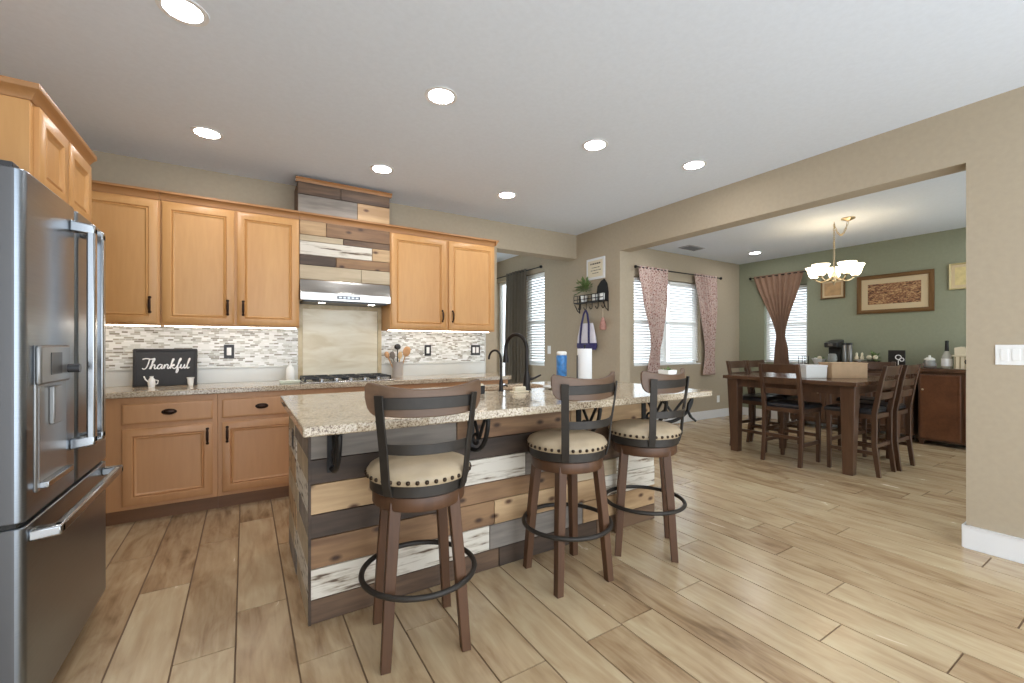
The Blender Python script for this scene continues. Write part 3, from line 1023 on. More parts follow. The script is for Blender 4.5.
MB().loft([q(hw, hd, 0), q(hw - 0.015, hd - 0.015, -0.19), ], cap=False).add([(-hw + .015, -hd + .015, -.19), (hw - .015, -hd + .015, -.19), (hw - .015, hd - .015, -.19), (-hw + .015, hd - .015, -.19)], [(0, 1, 2, 3)])
mm = MB(); mm.loft([q(hw, hd, 0), q(hw - 0.015, hd - 0.015, -0.19)], cap=False)
mm.add(q(hw - 0.015, hd - 0.015, -0.19), [(0, 1, 2, 3)])
mm.build('basin', MT['steel_h'], t, solid=0.002)
MB().lathe([(0.04, -0.188), (0.04, -0.186)], n=16).build('drain', MT['darkgrey'], t)


# ------------------------------------------------------------------ bar stools
def bar_stool(label, x, y, leg_rot, back_rot):
    t = thing('bar_stool', label, 'bar stool', (x, y, 0), 0, 'swivel bar stools along the island')
    for k in range(4):
        a = math.radians(45 + 90 * k + leg_rot)
        m = MB()
        c, s = math.cos(a), math.sin(a)
        rot = Matrix.Rotation(a - PI / 4, 4, 'Z')
        q = lambda r, w_, z: [tuple(rot @ Vector((r * 0.7071 + dx * w_ / 2, r * 0.7071 + dy * w_ / 2, z))) for dx, dy in ((-1, -1), (1, -1), (1, 1), (-1, 1))]
        m.loft([q(0.226, 0.038, 0), q(0.196, 0.043, 0.35), q(0.165, 0.046, 0.635)])
        m.build('leg', MT['stool_wood'], t, 0.003)
    MB().lathe([(0.15, 0.60), (0.19, 0.60), (0.194, 0.606), (0.194, 0.648), (0.19, 0.655), (0.15, 0.655)], n=40).build('apron', MT['stool_wood'], t)
    ring = [(0.237 * math.cos(2 * PI * i / 48), 0.237 * math.sin(2 * PI * i / 48), 0.292) for i in range(48)]
    MB().tube(ring, 0.0115, 10, closed=True).build('foot_ring', MT['stool_metal'], t)
    MB().lathe([(0.10, 0.655), (0.195, 0.655), (0.205, 0.662), (0.205, 0.708), (0.10, 0.708)], n=40).build('seat_band', MT['stool_metal'], t)
    MB().lathe([(0.19, 0.706), (0.212, 0.706), (0.218, 0.718), (0.217, 0.732), (0.205, 0.75), (0.17, 0.764), (0.10, 0.772), (0.02, 0.775)], n=44).build('seat_cushion', MT['seat'], t)
    nh = None
    for k in range(38):
        a = 2 * PI * k / 38 + 0.04
        if nh is None:
            nh = MB().sphere((0, 0, 0), 0.0092, 8, 6).build('nailhead', MT['nail'], t)
            n_ = nh
        else:
            n_ = nh.copy(); COL.objects.link(n_)
        n_.location = (0.217 * math.cos(a), 0.217 * math.sin(a), 0.722)
    br = math.radians(back_rot)
    R4 = Matrix.Rotation(br, 4, 'Z')
    for sgn in (-1, 1):
        m = MB(); m.x = R4
        rings = []
        for z, r, an in ((0.662, 0.204, 45), (0.72, 0.221, 45), (0.85, 0.234, 45), (0.96, 0.251, 45), (1.06, 0.262, 45)):
            a = math.radians(sgn * an)
            d = Vector((math.sin(a), -math.cos(a), 0)); tg = Vector((math.cos(a), math.sin(a), 0))
            c = d * r + Vector((0, 0, z))
            wv = 0.0195
            rings.append([tuple(c + tg * wv), tuple(c + d * 0.008 + tg * wv), tuple(c + d * 0.008 - tg * wv), tuple(c - tg * wv)])
        m.loft(rings)
        m.build('back_post', MT['stool_metal'], t, 0.0015)
    m = MB(); m.x = R4
    m.arc(0.229, 0.006, -45, 45, 0.832, 0.872, n=24)
    m.build('lower_crossbar', MT['stool_metal'], t, 0.0015)
    m = MB(); m.x = R4
    m.arc(0.3825, 0.006, -28.5, 28.5, 1.005, 1.05, cy=0.163, n=24)
    m.build('upper_crossbar', MT['stool_metal'], t, 0.0015)
    m = MB(); m.x = R4
    def zlo(s):
        e = max(0, (abs(s) - 0.80) / 0.20)
        return 0.972 + 0.012 * s * s + 0.07 * (1 - math.sqrt(max(0, 1 - e * e)))
    def zhi(s):
        e = max(0, (abs(s) - 0.93) / 0.07)
        return 1.080 + 0.032 * s * s - 0.02 * (1 - math.sqrt(max(0, 1 - e * e)))
    m.arc(0.360, 0.022, -38, 38, zlo, zhi, cx=0, cy=0.164, n=44)
    m.build('crest_rail', MT['stool_rail'], t, 0.004)
    return t


bar_stool('swivel bar stool nearest the refrigerator with its back square to the room', 0.64, 1.79, -9, -9)
bar_stool('middle bar stool of three with legs square to the island', 1.50, 1.845, -4.5, 4)
bar_stool('bar stool closest to the dining room with its legs set cornerwise', 2.115, 1.845, -45, 8)

# ------------------------------------------------------------------ counter items
# cooktop
t = thing('gas_cooktop', 'black gas cooktop with stainless knobs set in the back worktop', 'cooktop', (0.795, 4.18, 0.9305))
MB().box(-0.38, 0.38, -0.24, 0.24, 0, 0.012).build('glass_plate', MT['steel_h'], t, 0.004)
for gx in (-0.245, 0.005, 0.255):
    m = MB()
    for yy in (-0.15, 0.0, 0.2): m.box(gx - 0.12, gx + 0.115, yy - 0.007, yy + 0.007, 0.03, 0.045)
    for xx in (-0.115, 0.0, 0.11): m.box(gx + xx - 0.006, gx + xx + 0.006, -0.155, 0.205, 0.028, 0.043)
    for xx in (-0.115, 0.11):
        for yy in (-0.15, 0.2): m.box(gx + xx - 0.008, gx + xx + 0.008, yy - 0.008, yy + 0.008, 0.012, 0.03)
    m.build('grate', MT['black'], t, 0.002)
    MB().lathe([(0.045, 0.012), (0.045, 0.022), (0.03, 0.026)], gx, 0.02, 16).build('burner', MT['black'], t)
for k in range(5):
    MB().lathe([(0.021, 0.012), (0.021, 0.02), (0.016, 0.036), (0.012, 0.038)], -0.24 + k * 0.12, -0.20, 14).build('knob', MT['chrome'], t)

# chalk sign with script lettering
t = thing('message_sign', 'framed charcoal sign reading thankful in white script', 'sign', (-0.535, 4.36, 0.9305))
t.rotation_euler = (-0.10, 0, 0)
SW, SH = 0.20, 0.295
MB().box(-SW + 0.014, SW - 0.014, -0.006, 0.010, 0.014, SH - 0.014).build('board', MT['chalk'], t)
m = MB()
for b in ((-SW, SW, 0, 0.014), (-SW, SW, SH - 0.014, SH), (-SW, -SW + 0.014, 0.014, SH - 0.014), (SW - 0.014, SW, 0.014, SH - 0.014)):
    m.box(b[0], b[1], -0.014, 0.012, b[2], b[3])
m.build('frame', M('sign_frame', lin(48, 46, 46), 0.5), t, 0.002)


def crom(pts, n=6):
    out = []
    P = [pts[0]] + list(pts) + [pts[-1]]
    for i in range(1, len(P) - 2):
        for k in range(n):
            u = k / n
            o_ = []
            for d in range(2):
                a, b, c, e = P[i - 1][d], P[i][d], P[i + 1][d], P[i + 2][d]
                o_.append(0.5 * (2 * b + (c - a) * u + (2 * a - 5 * b + 4 * c - e) * u * u + (3 * b - a - 3 * c + e) * u ** 3))
            out.append(tuple(o_))
    out.append(pts[-1])
    return out


strokes = [
    [(-0.5, 2.15), (0.1, 2.3), (0.9, 2.15), (1.5, 2.35)],                                                             # T bar
    [(0.65, 2.2), (0.55, 1.2), (0.35, 0.3), (0.0, 0.0), (-0.3, 0.2)],                                                 # T stem
    [(0.9, 0.0), (1.15, 0.9), (1.5, 2.0), (1.42, 2.25), (1.22, 1.9), (1.15, 0.9), (1.1, 0.0), (1.2, 0.6), (1.5, 0.95), (1.7, 0.75), (1.66, 0.25), (1.85, 0.02), (2.1, 0.3)],   # h
    [(2.85, 0.85), (2.5, 0.98), (2.2, 0.6), (2.22, 0.12), (2.5, 0.02), (2.8, 0.5), (2.9, 0.95), (2.82, 0.3), (2.95, 0.02), (3.2, 0.35)],   # a
    [(3.2, 0.35), (3.35, 0.95), (3.3, 0.0), (3.42, 0.65), (3.7, 0.97), (3.9, 0.75), (3.85, 0.22), (4.0, 0.02), (4.25, 0.35)],     # n
    [(4.25, 0.35), (4.6, 1.6), (4.72, 2.1), (4.55, 2.15), (4.42, 1.4), (4.35, 0.0), (4.45, 0.55), (4.8, 0.95), (4.95, 0.72), (4.55, 0.5), (4.85, 0.1), (5.1, 0.02), (5.35, 0.3)],   # k
    [(5.35, 0.3), (5.75, 1.4), (5.95, 2.1), (5.8, 2.25), (5.62, 1.6), (5.55, 0.2), (5.45, -0.75), (5.6, -0.9), (5.75, -0.4), (5.68, 0.1), (5.95, 0.2)],   # f
    [(5.95, 0.2), (6.15, 0.95), (6.1, 0.3), (6.3, 0.02), (6.6, 0.4), (6.72, 0.95), (6.68, 0.25), (6.85, 0.02), (7.05, 0.35)],     # u
    [(7.05, 0.35), (7.4, 1.6), (7.5, 2.15), (7.35, 2.2), (7.22, 1.4), (7.2, 0.3), (7.35, 0.02), (7.65, 0.3)],           # l
]
m = MB()
for s in strokes:
    pts = [(-0.135 + (x + 0.12 * z) * 0.0372, -0.0085, 0.135 + z * 0.036) for x, z in crom(s)]
    m.tube(pts, 0.0045, 6)
m.build('lettering', MT['letter'], t)
# little white figures standing in front of the sign
o = MB().lathe([(0.020, 0), (0.024, 0.03), (0.020, 0.06), (0.011, 0.072), (0.011, 0.08), (0.015, 0.084)], n=18)
o.tube([(0.018, 0, 0.055), (0.04, 0, 0.05), (0.036, 0, 0.025), (0.02, 0, 0.02)], 0.004, 6)
o.tube([(-0.018, 0, 0.04), (-0.036, 0, 0.06), (-0.046, 0, 0.085)], 0.005, 6)
tag(o.build('watering_can', MT['white_cer'], loc=(-0.61, 4.27, 0.9305)), 'tiny white watering can in front of the charcoal sign', 'ornament')
o = MB().lathe([(0.017, 0), (0.021, 0.03), (0.022, 0.055), (0.026, 0.06), (0.026, 0.066), (0.019, 0.066)], n=18)
tag(o.build('pot', MT['white_cer'], loc=(-0.37, 4.28, 0.9305)), 'tiny white pot by the sign corner facing the cooktop', 'ornament')

# soap bottle and dish by the cooktop
t = thing('soap_bottle', 'white pump bottle beside the cooktop', 'bottle', (0.345, 4.33, 0.9305))
MB().lathe([(0.034, 0), (0.038, 0.01), (0.038, 0.095), (0.03, 0.125), (0.013, 0.14), (0.013, 0.15)], n=24).build('bottle', MT['white_cer'], t)
MB().lathe([(0.015, 0.15), (0.015, 0.165), (0.006, 0.167), (0.006, 0.19)], n=14).tube([(0.01, 0, 0.186), (-0.035, 0, 0.186), (-0.04, 0, 0.176)], 0.006, 8).build('pump', MT['white_cer'], t)
o = MB().loft([[(-0.07, -0.045, 0), (0.07, -0.045, 0), (0.07, 0.045, 0), (-0.07, 0.045, 0)], [(-0.08, -0.055, 0.022), (0.08, -0.055, 0.022), (0.08, 0.055, 0.022), (-0.08, 0.055, 0.022)]])
tag(o.build('spoon_rest', M('pale_green_dish', lin(214, 222, 206), 0.3), loc=(0.325, 4.12, 0.9305), bevel=0.004), 'pale dish in front of the pump bottle by the cooktop', 'dish')

# utensil crock
UX, UY = 1.32, 4.33
o = MB().lathe([(0.05, 0), (0.054, 0.008), (0.054, 0.15), (0.056, 0.155), (0.048, 0.155), (0.047, 0.012)], n=28)
tag(o.build('utensil_crock', M('pale_grey_crock', lin(190, 182, 176), 0.3, 0.2), loc=(UX, UY, 0.9305)), 'pale grey crock holding utensils beside the cooktop', 'crock')


def utensil(label, dx, dy, lean, head, mat, name, z_end):
    m = MB()
    base = Vector((UX + dx * 0.5, UY + dy * 0.5, 0.95))
    tip = Vector((UX + dx + lean[0], UY + dy + lean[1], z_end))
    m.tube([tuple(base), tuple(base.lerp(tip, 0.5)), tuple(tip)], 0.006, 8)
    d = (tip - base).normalized()
    c = tip + d * head[2] * 0.6
    yv = (Vector((0, 1, 0)) - d * d.y).normalized(); xv = yv.cross(d)
    m.x = Matrix.Translation(c) @ Matrix((xv, yv, d)).transposed().to_4x4()
    m.sphere((0, 0, 0), 1.0, 14, 8, head)
    tag(m.build(name, mat), label, 'utensil', 'utensils in the crock')


utensil('broad wooden spatula leaning toward the outlet in the utensil crock', 0.03, -0.01, (0.05, 0.0), (0.04, 0.008, 0.055), MT['terracotta'], 'wooden_spatula', 1.16)
utensil('black ladle standing tallest in the utensil crock', 0.0, 0.015, (0.01, 0.02), (0.034, 0.02, 0.03), MT['black'], 'ladle', 1.22)
utensil('wooden spoon leaning toward the cooktop in the utensil crock', -0.03, 0.0, (-0.07, 0.0), (0.024, 0.01, 0.035), MT['terracotta'], 'wooden_spoon', 1.14)
utensil('grey slotted turner in the utensil crock', -0.015, -0.02, (-0.04, -0.01), (0.026, 0.005, 0.042), M('grey_nylon', lin(120, 108, 96), 0.5), 'turner', 1.13)
utensil('pale bamboo fork in the utensil crock', 0.01, -0.025, (0.0, -0.015), (0.022, 0.007, 0.04), M('bamboo', lin(222, 190, 140), 0.6), 'bamboo_fork', 1.13)


def plate_on(label, loc, rz, w, h, kind, dark=True, name='power_outlet'):
    t = thing(name, label, 'outlet' if 'outlet' in name else 'light switch', loc, rz)
    MB().box(-w / 2, w / 2, -0.006, 0, -h / 2, h / 2).build('cover_plate', MT['darkplate'] if dark else MT['plate'], t, 0.002)
    n = kind
    for k in range(n):
        x = (k - (n - 1) / 2) * 0.046
        MB().box(x - 0.0165, x + 0.0165, -0.0085, -0.005, -0.033, 0.033).build('insert', MT['plate'], t, 0.002)
    return t


plate_on('dark outlet plate with white insert near the chalk sign', (-0.117, YB - 0.010, 1.20), 0, 0.075, 0.118, 1)
plate_on('dark outlet plate above the worktop beside the utensil crock', (1.69, YB - 0.010, 1.20), 0, 0.075, 0.118, 1)
plate_on('dark double switch plate at the nook end of the backsplash', (2.27, YB - 0.010, 1.20), 0, 0.118, 0.118, 2, name='light_switch')
plate_on('white triple switch plate on the tan wall beside the dining opening', (XR, 0.575, 1.195), -PI / 2, 0.165, 0.118, 3, False, 'light_switch')
plate_on('white switch plate on the nook wall beside the window', (NX, 5.12, 1.19), -PI / 2, 0.075, 0.118, 1, False, 'light_switch')
plate_on('white outlet low on the wall under the floral curtain', (7.05, DY, 0.32), 0, 0.075, 0.118, 1, False)

# island items
def faucet(name, label, x, y, h, reach, r, big):
    t = thing(name, label, 'faucet', (x, y, 0.931))
    MB().lathe([(r * 2.3, 0), (r * 2.3, 0.006), (r * 1.9, 0.012), (r * 1.8, h * 0.22), (r * 1.2, h * 0.30), (r, h * 0.34)], n=18).build('base', MT['bronze_black'], t)
    pts = [(0, 0, h * 0.3), (0, 0, h - reach / 2)]
    for k in range(1, 15):
        a = PI * k / 14
        pts.append((-0.2 * (reach / 2) * (1 - math.cos(a)), reach / 2 * (1 - math.cos(a)), h - reach / 2 + reach / 2 * math.sin(a)))
    MB().tube(pts, r, 10).build('spout', MT['bronze_black'], t)
    e = pts[-1]
    if big:
        m = MB()
        m.x = Matrix.Translation(e)
        m.lathe([(0.014, 0.01), (0.016, -0.02), (0.022, -0.075), (0.022, -0.10), (0.015, -0.102)], n=16)
        m.build('spray_head', MT['bronze_black'], t)
        MB().tube([(0.02, 0, 0.075), (0.05, -0.01, 0.08), (0.11, -0.02, 0.105)], [0.012, 0.008, 0.006], 8).build('lever', MT['bronze_black'], t)
    else:
        MB().tube([(0.008, 0, 0.035), (0.045, 0, 0.04), (0.05, 0, 0.028)], 0.006, 8).build('lever', MT['bronze_black'], t)


MT['bronze_black'] = M('oil_rubbed_bronze', lin(48, 44, 42), 0.38, 0.7)
faucet('kitchen_faucet', 'tall dark pull down faucet on the island', 1.72, 2.57, 0.40, 0.22, 0.0145, True)
faucet('water_faucet', 'slim dark gooseneck filtered water faucet beside the taller faucet', 1.525, 2.60, 0.285, 0.13, 0.0078, False)
t = thing('sponge_holder', 'small black square holder on the island by the slim faucet', 'holder', (1.325, 2.53, 0.931))
q2 = lambda w_, z: [(-w_, -w_, z), (w_, -w_, z), (w_, w_, z), (-w_, w_, z)]
MB().loft([q2(0.021, 0), q2(0.023, 0.055), q2(0.019, 0.055), q2(0.018, 0.01)]).build('cup', MT['black'], t, 0.002)
MB().loft([q2(0.016, 0.012), q2(0.016, 0.066)]).build('sponge', MT['cream'], t, 0.003)
t = thing('soap_tray', 'cream soap tray between the two dark faucets', 'soap tray', (1.585, 2.46, 0.931))
MB().box(-0.06, 0.06, -0.03, 0.03, 0, 0.012).build('dish', MT['cream'], t, 0.004)
MB().box(-0.045, 0.045, -0.02, 0.02, 0.012, 0.04).build('soap', MT['cream'], t, 0.008, 3)
t = thing('serving_dish', 'shallow white dish on the island behind the middle stool', 'dish', (1.95, 2.52, 0.931))
MB().lathe([(0.05, 0), (0.055, 0.004), (0.10, 0.016), (0.102, 0.02), (0.05, 0.008)], n=28).build('dish_body', MT['white_cer'], t)
o = MB().lathe([(0.018, 0), (0.02, 0.004), (0.02, 0.03), (0.009, 0.04), (0.006, 0.065), (0.009, 0.07)], n=16)
tag(o.build('bottle_stopper', MT['white_cer'], loc=(1.97, 2.53, 0.9395)), 'little white pepper shaker standing in the shallow white dish', 'shaker')

t = thing('wipes_canister', 'blue and white canister on the island beside the paper towels', 'canister', (2.30, 2.90, 0.931))
MB().lathe([(0.04, 0), (0.044, 0.008), (0.044, 0.055), (0.040, 0.06)], n=24).build('base', MT['white_cer'], t)
MB().lathe([(0.040, 0.058), (0.045, 0.064), (0.043, 0.14), (0.047, 0.225), (0.04, 0.24)], n=24).build('label_wrap', MT['blue'], t)
MB().lathe([(0.041, 0.238), (0.044, 0.245), (0.044, 0.262), (0.035, 0.27)], n=24).build('cap', MT['white_cer'], t)
t = thing('paper_towel_holder', 'paper towel roll on an upright dark holder', 'paper towels', (2.40, 2.72, 0.931))
MB().lathe([(0.08, 0), (0.08, 0.010), (0.07, 0.014)], n=28).build('base', MT['iron'], t)
MB().lathe([(0.012, 0.014), (0.060, 0.014), (0.060, 0.294), (0.020, 0.294)], n=32).build('roll', MT['paper'], t)
MB().tube([(0, 0, 0.01), (0, 0, 0.31)], 0.006).sphere((0, 0, 0.318), 0.011).build('post', MT['iron'], t)
MB().tube([(-0.072, 0.01, 0.01), (-0.072, 0.01, 0.24)], 0.005).build('side_rod', MT['iron'], t)

t = thing('potted_plant', 'small plant in a square white tapered pot on the island behind the third stool', 'plant', (2.585, 2.04, 0.931))
MB().loft([q2(0.034, 0), q2(0.047, 0.145), q2(0.042, 0.145), q2(0.040, 0.12)]).build('pot', MT['white_cer'], t, 0.003)
rng = random.Random(5)
m = MB()
for k in range(34):
    a, e = rng.random() * 6.283, 0.5 + rng.random() * 0.9
    L = 0.03 + 0.025 * rng.random()
    d = Vector((math.cos(a) * math.cos(e), math.sin(a) * math.cos(e), math.sin(e)))
    p = Vector((rng.uniform(-.02, .02), rng.uniform(-.02, .02), 0.12))
    sd = d.cross(Vector((0, 0, 1))).normalized() * 0.008
    up = d.cross(sd).normalized() * 0.002
    m.loft([[tuple(p + sd * 0.3), tuple(p + up), tuple(p - sd * 0.3), tuple(p - up)], [tuple(p + d * L * 0.6 + sd), tuple(p + d * L * 0.6 + up), tuple(p + d * L * 0.6 - sd), tuple(p + d * L * 0.6 - up)],
            [tuple(p + d * L + sd * 0.1), tuple(p + d * L + up * 0.2), tuple(p + d * L - sd * 0.1), tuple(p + d * L - up * 0.2)]])
m.build('foliage', MT['leaf'], t)

# ------------------------------------------------------------------ wall rack on the stub wall
def leaf_clump(m, c, n, spread, L0, rng):
    for k in range(n):
        a, e = rng.random() * 6.283, rng.uniform(-0.5, 1.3)
        L = L0 * (0.6 + 0.8 * rng.random())
        d = Vector((math.cos(a) * math.cos(e), math.sin(a) * math.cos(e), math.sin(e)))
        p = Vector(c) + d * spread * rng.random()
        sd = d.cross(Vector((0.1, 0.2, 1))).normalized() * L * 0.28
        up = d.cross(sd).normalized() * 0.002
        m.loft([[tuple(p + sd * 0.2), tuple(p + up), tuple(p - sd * 0.2), tuple(p - up)], [tuple(p + d * L * 0.5 + sd), tuple(p + d * L * 0.5 + up), tuple(p + d * L * 0.5 - sd), tuple(p + d * L * 0.5 - up)],
                [tuple(p + d * L + sd * 0.1), tuple(p + d * L + up * 0.2), tuple(p + d * L - sd * 0.1), tuple(p + d * L - up * 0.2)]])


t = thing('wall_rack', 'black iron wall shelf with hooks beside the dining opening', 'shelf', (XR, 4.16, 1.80), -PI / 2)
# local x runs towards world -Y, local -y into the room
MB().box(-0.25, 0.30, -0.10, -0.002, 0, 0.014).build('shelf', MT['iron'], t, 0.002)
m = MB()
for zz in (0.10, 0.05): m.tube([(-0.25, -0.095, zz), (0.30, -0.095, zz)], 0.005, 6)
for k in range(9): m.tube([(-0.25 + k * 0.0687, -0.095, 0.01), (-0.25 + k * 0.0687, -0.095, 0.10)], 0.004, 6)
m.build('front_rail', MT['iron'], t)
m = MB()
for sx in (-0.24, 0.29):
    pts = [(sx, -0.006, -0.12), (sx, -0.006, 0.12)]
    m.tube(pts, 0.007, 6)
    m.tube([(sx, -0.006, -0.11), (sx, -0.04, -0.09), (sx, -0.09, -0.01)], 0.006, 6)
m.build('side_frame', MT['iron'], t)
o = MB().prism([(0.11, 0.014), (0.28, 0.014), (0.30, 0.12), (0.28, 0.22), (0.235, 0.28), (0.18, 0.26), (0.12, 0.20), (0.10, 0.1)], 'y', -0.022, -0.008).build('scroll_panel', MT['iron'], t)
for k in range(5):
    x = -0.20 + k * 0.11
    pts = [(x, -0.02, 0.0), (x, -0.02, -0.05)] + [(x, -0.02 - 0.022 * (1 - math.cos(PI * q / 6)), -0.05 - 0.03 * math.sin(PI * q / 6)) for q in range(1, 7)]
    MB().tube(pts, 0.005, 6).build('hook', MT['iron'], t)
m = MB()
leaf_clump(m, (0.005, 0, 0.17), 150, 0.125, 0.05, random.Random(3))
t2 = thing('trailing_plant', 'leafy plant standing on the black wall shelf', 'plant', (XR - 0.06, 4.25, 1.8145))
MB().lathe([(0.035, 0), (0.045, 0.075), (0.048, 0.08), (0.03, 0.08)], n=16).build('pot', MT['white_cer'], t2)
m.build('foliage', MT['leaf'], t2)
for k, (yy, lab) in enumerate([(4.05, 'white mug on the black wall shelf next to the leafy plant'), (3.93, 'white mug on the black wall shelf at the dining opening end')]):
    t2 = thing('mug', lab, 'mug', (XR - 0.055, yy, 1.8145), 0.8, 'white mugs on the wall shelf')
    MB().lathe([(0.03, 0), (0.036, 0.004), (0.037, 0.085), (0.033, 0.085), (0.031, 0.01)], n=20).build('cup', MT['white_cer'], t2)
    MB().tube([(0.035, 0, 0.07), (0.058, 0, 0.062), (0.058, 0, 0.03), (0.035, 0, 0.02)], 0.005, 6).build('handle', MT['white_cer'], t2)
t = thing('wall_sign', 'small white framed print above the black wall shelf', 'sign', (XR, 4.085, 2.095), -PI / 2)
MB().box(-0.165, 0.165, -0.018, -0.001, 0, 0.27).build('frame', MT['white'], t, 0.003)
MB().box(-0.135, 0.135, -0.0195, -0.017, 0.03, 0.24).build('print', MT['cream'], t)
m = MB()
for r_, (zz, a, b) in enumerate([(0.19, -0.09, 0.09), (0.145, -0.06, 0.05), (0.11, -0.08, 0.07), (0.075, -0.05, 0.06)]):
    x = a
    while x < b:
        wd = 0.012 + 0.012 * ((int(x * 1000) * 7) % 3)
        h_ = 0.018 if r_ == 0 else 0.008
        m.box(x, x + wd, -0.0202, -0.019, zz, zz + h_)
        x += wd + 0.008
m.build('lettering', M('print_ink', lin(70, 66, 60), 0.7), t)

# tote bag
t = thing('tote_bag', 'white tote bag with purple blue straps hanging under the wall shelf', 'bag', (XR - 0.05, 4.21, 1.20), -PI / 2)
rings = []
for z, hw_, hd_ in ((0, 0.17, 0.028), (0.04, 0.185, 0.035), (0.16, 0.17, 0.034), (0.30, 0.13, 0.022), (0.34, 0.115, 0.012)):
    rings.append([(hw_ * math.copysign(abs(math.cos(a)) ** 0.6, math.cos(a)), hd_ * math.sin(a), z) for a in [2 * PI * i / 28 for i in range(28)]])
MB().loft(rings, smooth=True).build('body', M('bag_canvas', lin(222, 218, 226), 0.8, 0, 0.08, 12), t)
navy = M('bag_navy', lin(52, 44, 96), 0.7)
rings = [[(1.01 * x, 1.12 * y, z) for x, y, z in [(hw_ * math.copysign(abs(math.cos(a)) ** 0.6, math.cos(a)), hd_ * math.sin(a), z) for a in [2 * PI * i / 28 for i in range(28)]]] for z, hw_, hd_ in ((0, 0.17, 0.028), (0.04, 0.185, 0.035), (0.085, 0.181, 0.035))]
MB().loft(rings, smooth=True).build('bottom_panel', navy, t)
for sx in (-1, 1):
    m = MB()
    pts = [(sx * 0.085, -0.042, 0.06), (sx * 0.08, -0.040, 0.18), (sx * 0.07, -0.030, 0.32), (sx * 0.035, -0.022, 0.46), (0.0, -0.02, 0.512)]
    m.loft([[(x - 0.017, y, z), (x + 0.017, y, z), (x + 0.017, y + 0.004, z), (x - 0.017, y + 0.004, z)] for x, y, z in pts])
    m.build('strap', navy, t)
t = thing('hanging_ornament', 'small pink tassel charm hanging from the wall shelf', 'ornament', (XR - 0.035, 3.93, 1.45), -PI / 2)
MB().tube([(0, 0, 0.15), (0, 0, 0.26)], 0.003, 6).build('cord', MT['cream'], t)
MB().lathe([(0.035, 0), (0.042, 0.03), (0.03, 0.10), (0.012, 0.15)], n=14).build('tassel', M('dusty_pink', lin(182, 134, 122), 0.8, 0, 0.2, 40), t)

# ------------------------------------------------------------------ dining room
TX, TY = 5.53, 2.385
t = thing('dining_table', 'counter height dark wood dining table', 'table', (TX, TY, 0))
hx, hy = 0.66, 0.665
MB().box(-hx, hx, -hy, hy, 0.862, 0.902).build('tabletop', MT['darkwood_x'], t, 0.005)
m = MB()
for y in (-hy + 0.09, hy - 0.12): m.box(-hx + 0.10, hx - 0.10, y, y + 0.03, 0.77, 0.862)
for x in (-hx + 0.09, hx - 0.12): m.box(x, x + 0.03, -hy + 0.12, hy - 0.12, 0.77, 0.862)
m.build('apron', MT['darkwood'], t)
for sx in (-1, 1):
    for sy in (-1, 1):
        MB().taper(sx * (hx - 0.115), sy * (hy - 0.1), 0.085, 0.085, 0, sx * (hx - 0.105), sy * (hy - 0.09), 0.125, 0.125, 0.862).build('leg', MT['darkwood'], t, 0.004)


def chair():
    t = thing('dining_chair', '-', 'chair', (0, 0, 0), 0, 'dark ladder back chairs around the dining table')
    # local: back at -y, seat towards +y, back legs at y = 0
    MB().box(-0.2, 0.2, 0.0, 0.40, 0.545, 0.59).build('seat_frame', MT['darkwood'], t, 0.003)
    m = MB()
    q = lambda i, z: [(-0.205 + i, 0.018 + i, z), (0.205 - i, 0.018 + i, z), (0.205 - i, 0.415 - i, z), (-0.205 + i, 0.415 - i, z)]
    m.loft([q(0.006, 0.588), q(0, 0.60), q(0.002, 0.62), q(0.02, 0.637), q(0.08, 0.642)], smooth=True)
    m.build('seat_cushion', MT['leather'], t)
    for sx in (-1, 1):
        m = MB()
        qq = lambda y, z, w_=0.038: [(sx * 0.186 - 0.018, y - w_ / 2, z), (sx * 0.186 + 0.018, y - w_ / 2, z), (sx * 0.186 + 0.018, y + w_ / 2, z), (sx * 0.186 - 0.018, y + w_ / 2, z)]
        m.loft([qq(-0.035, 0, 0.034), qq(0.0, 0.30, 0.04), qq(0.0, 0.60, 0.042), qq(-0.05, 0.90, 0.036), qq(-0.085, 1.06, 0.03)])
        m.build('back_leg', MT['darkwood'], t, 0.003)
        MB().taper(sx * 0.18, 0.375, 0.032, 0.032, 0, sx * 0.18, 0.375, 0.042, 0.042, 0.55).build('front_leg', MT['darkwood'], t, 0.003)
        MB().box(sx * 0.182 - 0.01, sx * 0.182 + 0.01, 0.0, 0.37, 0.20, 0.235).build('stretcher', MT['darkwood'], t)
    MB().box(-0.18, 0.18, 0.365, 0.385, 0.27, 0.305).build('stretcher', MT['darkwood'], t)
    MB().box(-0.18, 0.18, -0.01, 0.012, 0.27, 0.305).build('stretcher', MT['darkwood'], t)
    for z0, z1, y0, y1 in ((0.965, 1.055, -0.066, -0.083), (0.845, 0.915, -0.038, -0.052), (0.735, 0.80, -0.019, -0.031)):
        m = MB()
        rings = []
        for k in range(9):
            x = -0.17 + 0.34 * k / 8
            bow = -0.018 * (1 - (x / 0.17) ** 2)
            rings.append([(x, y0 - 0.009 + bow, z0), (x, y0 + 0.009 + bow, z0), (x, y1 + 0.009 + bow, z1), (x, y1 - 0.009 + bow, z1)])
        m.loft(rings)
        m.build('back_slat', MT['darkwood'], t, 0.002)
    return t


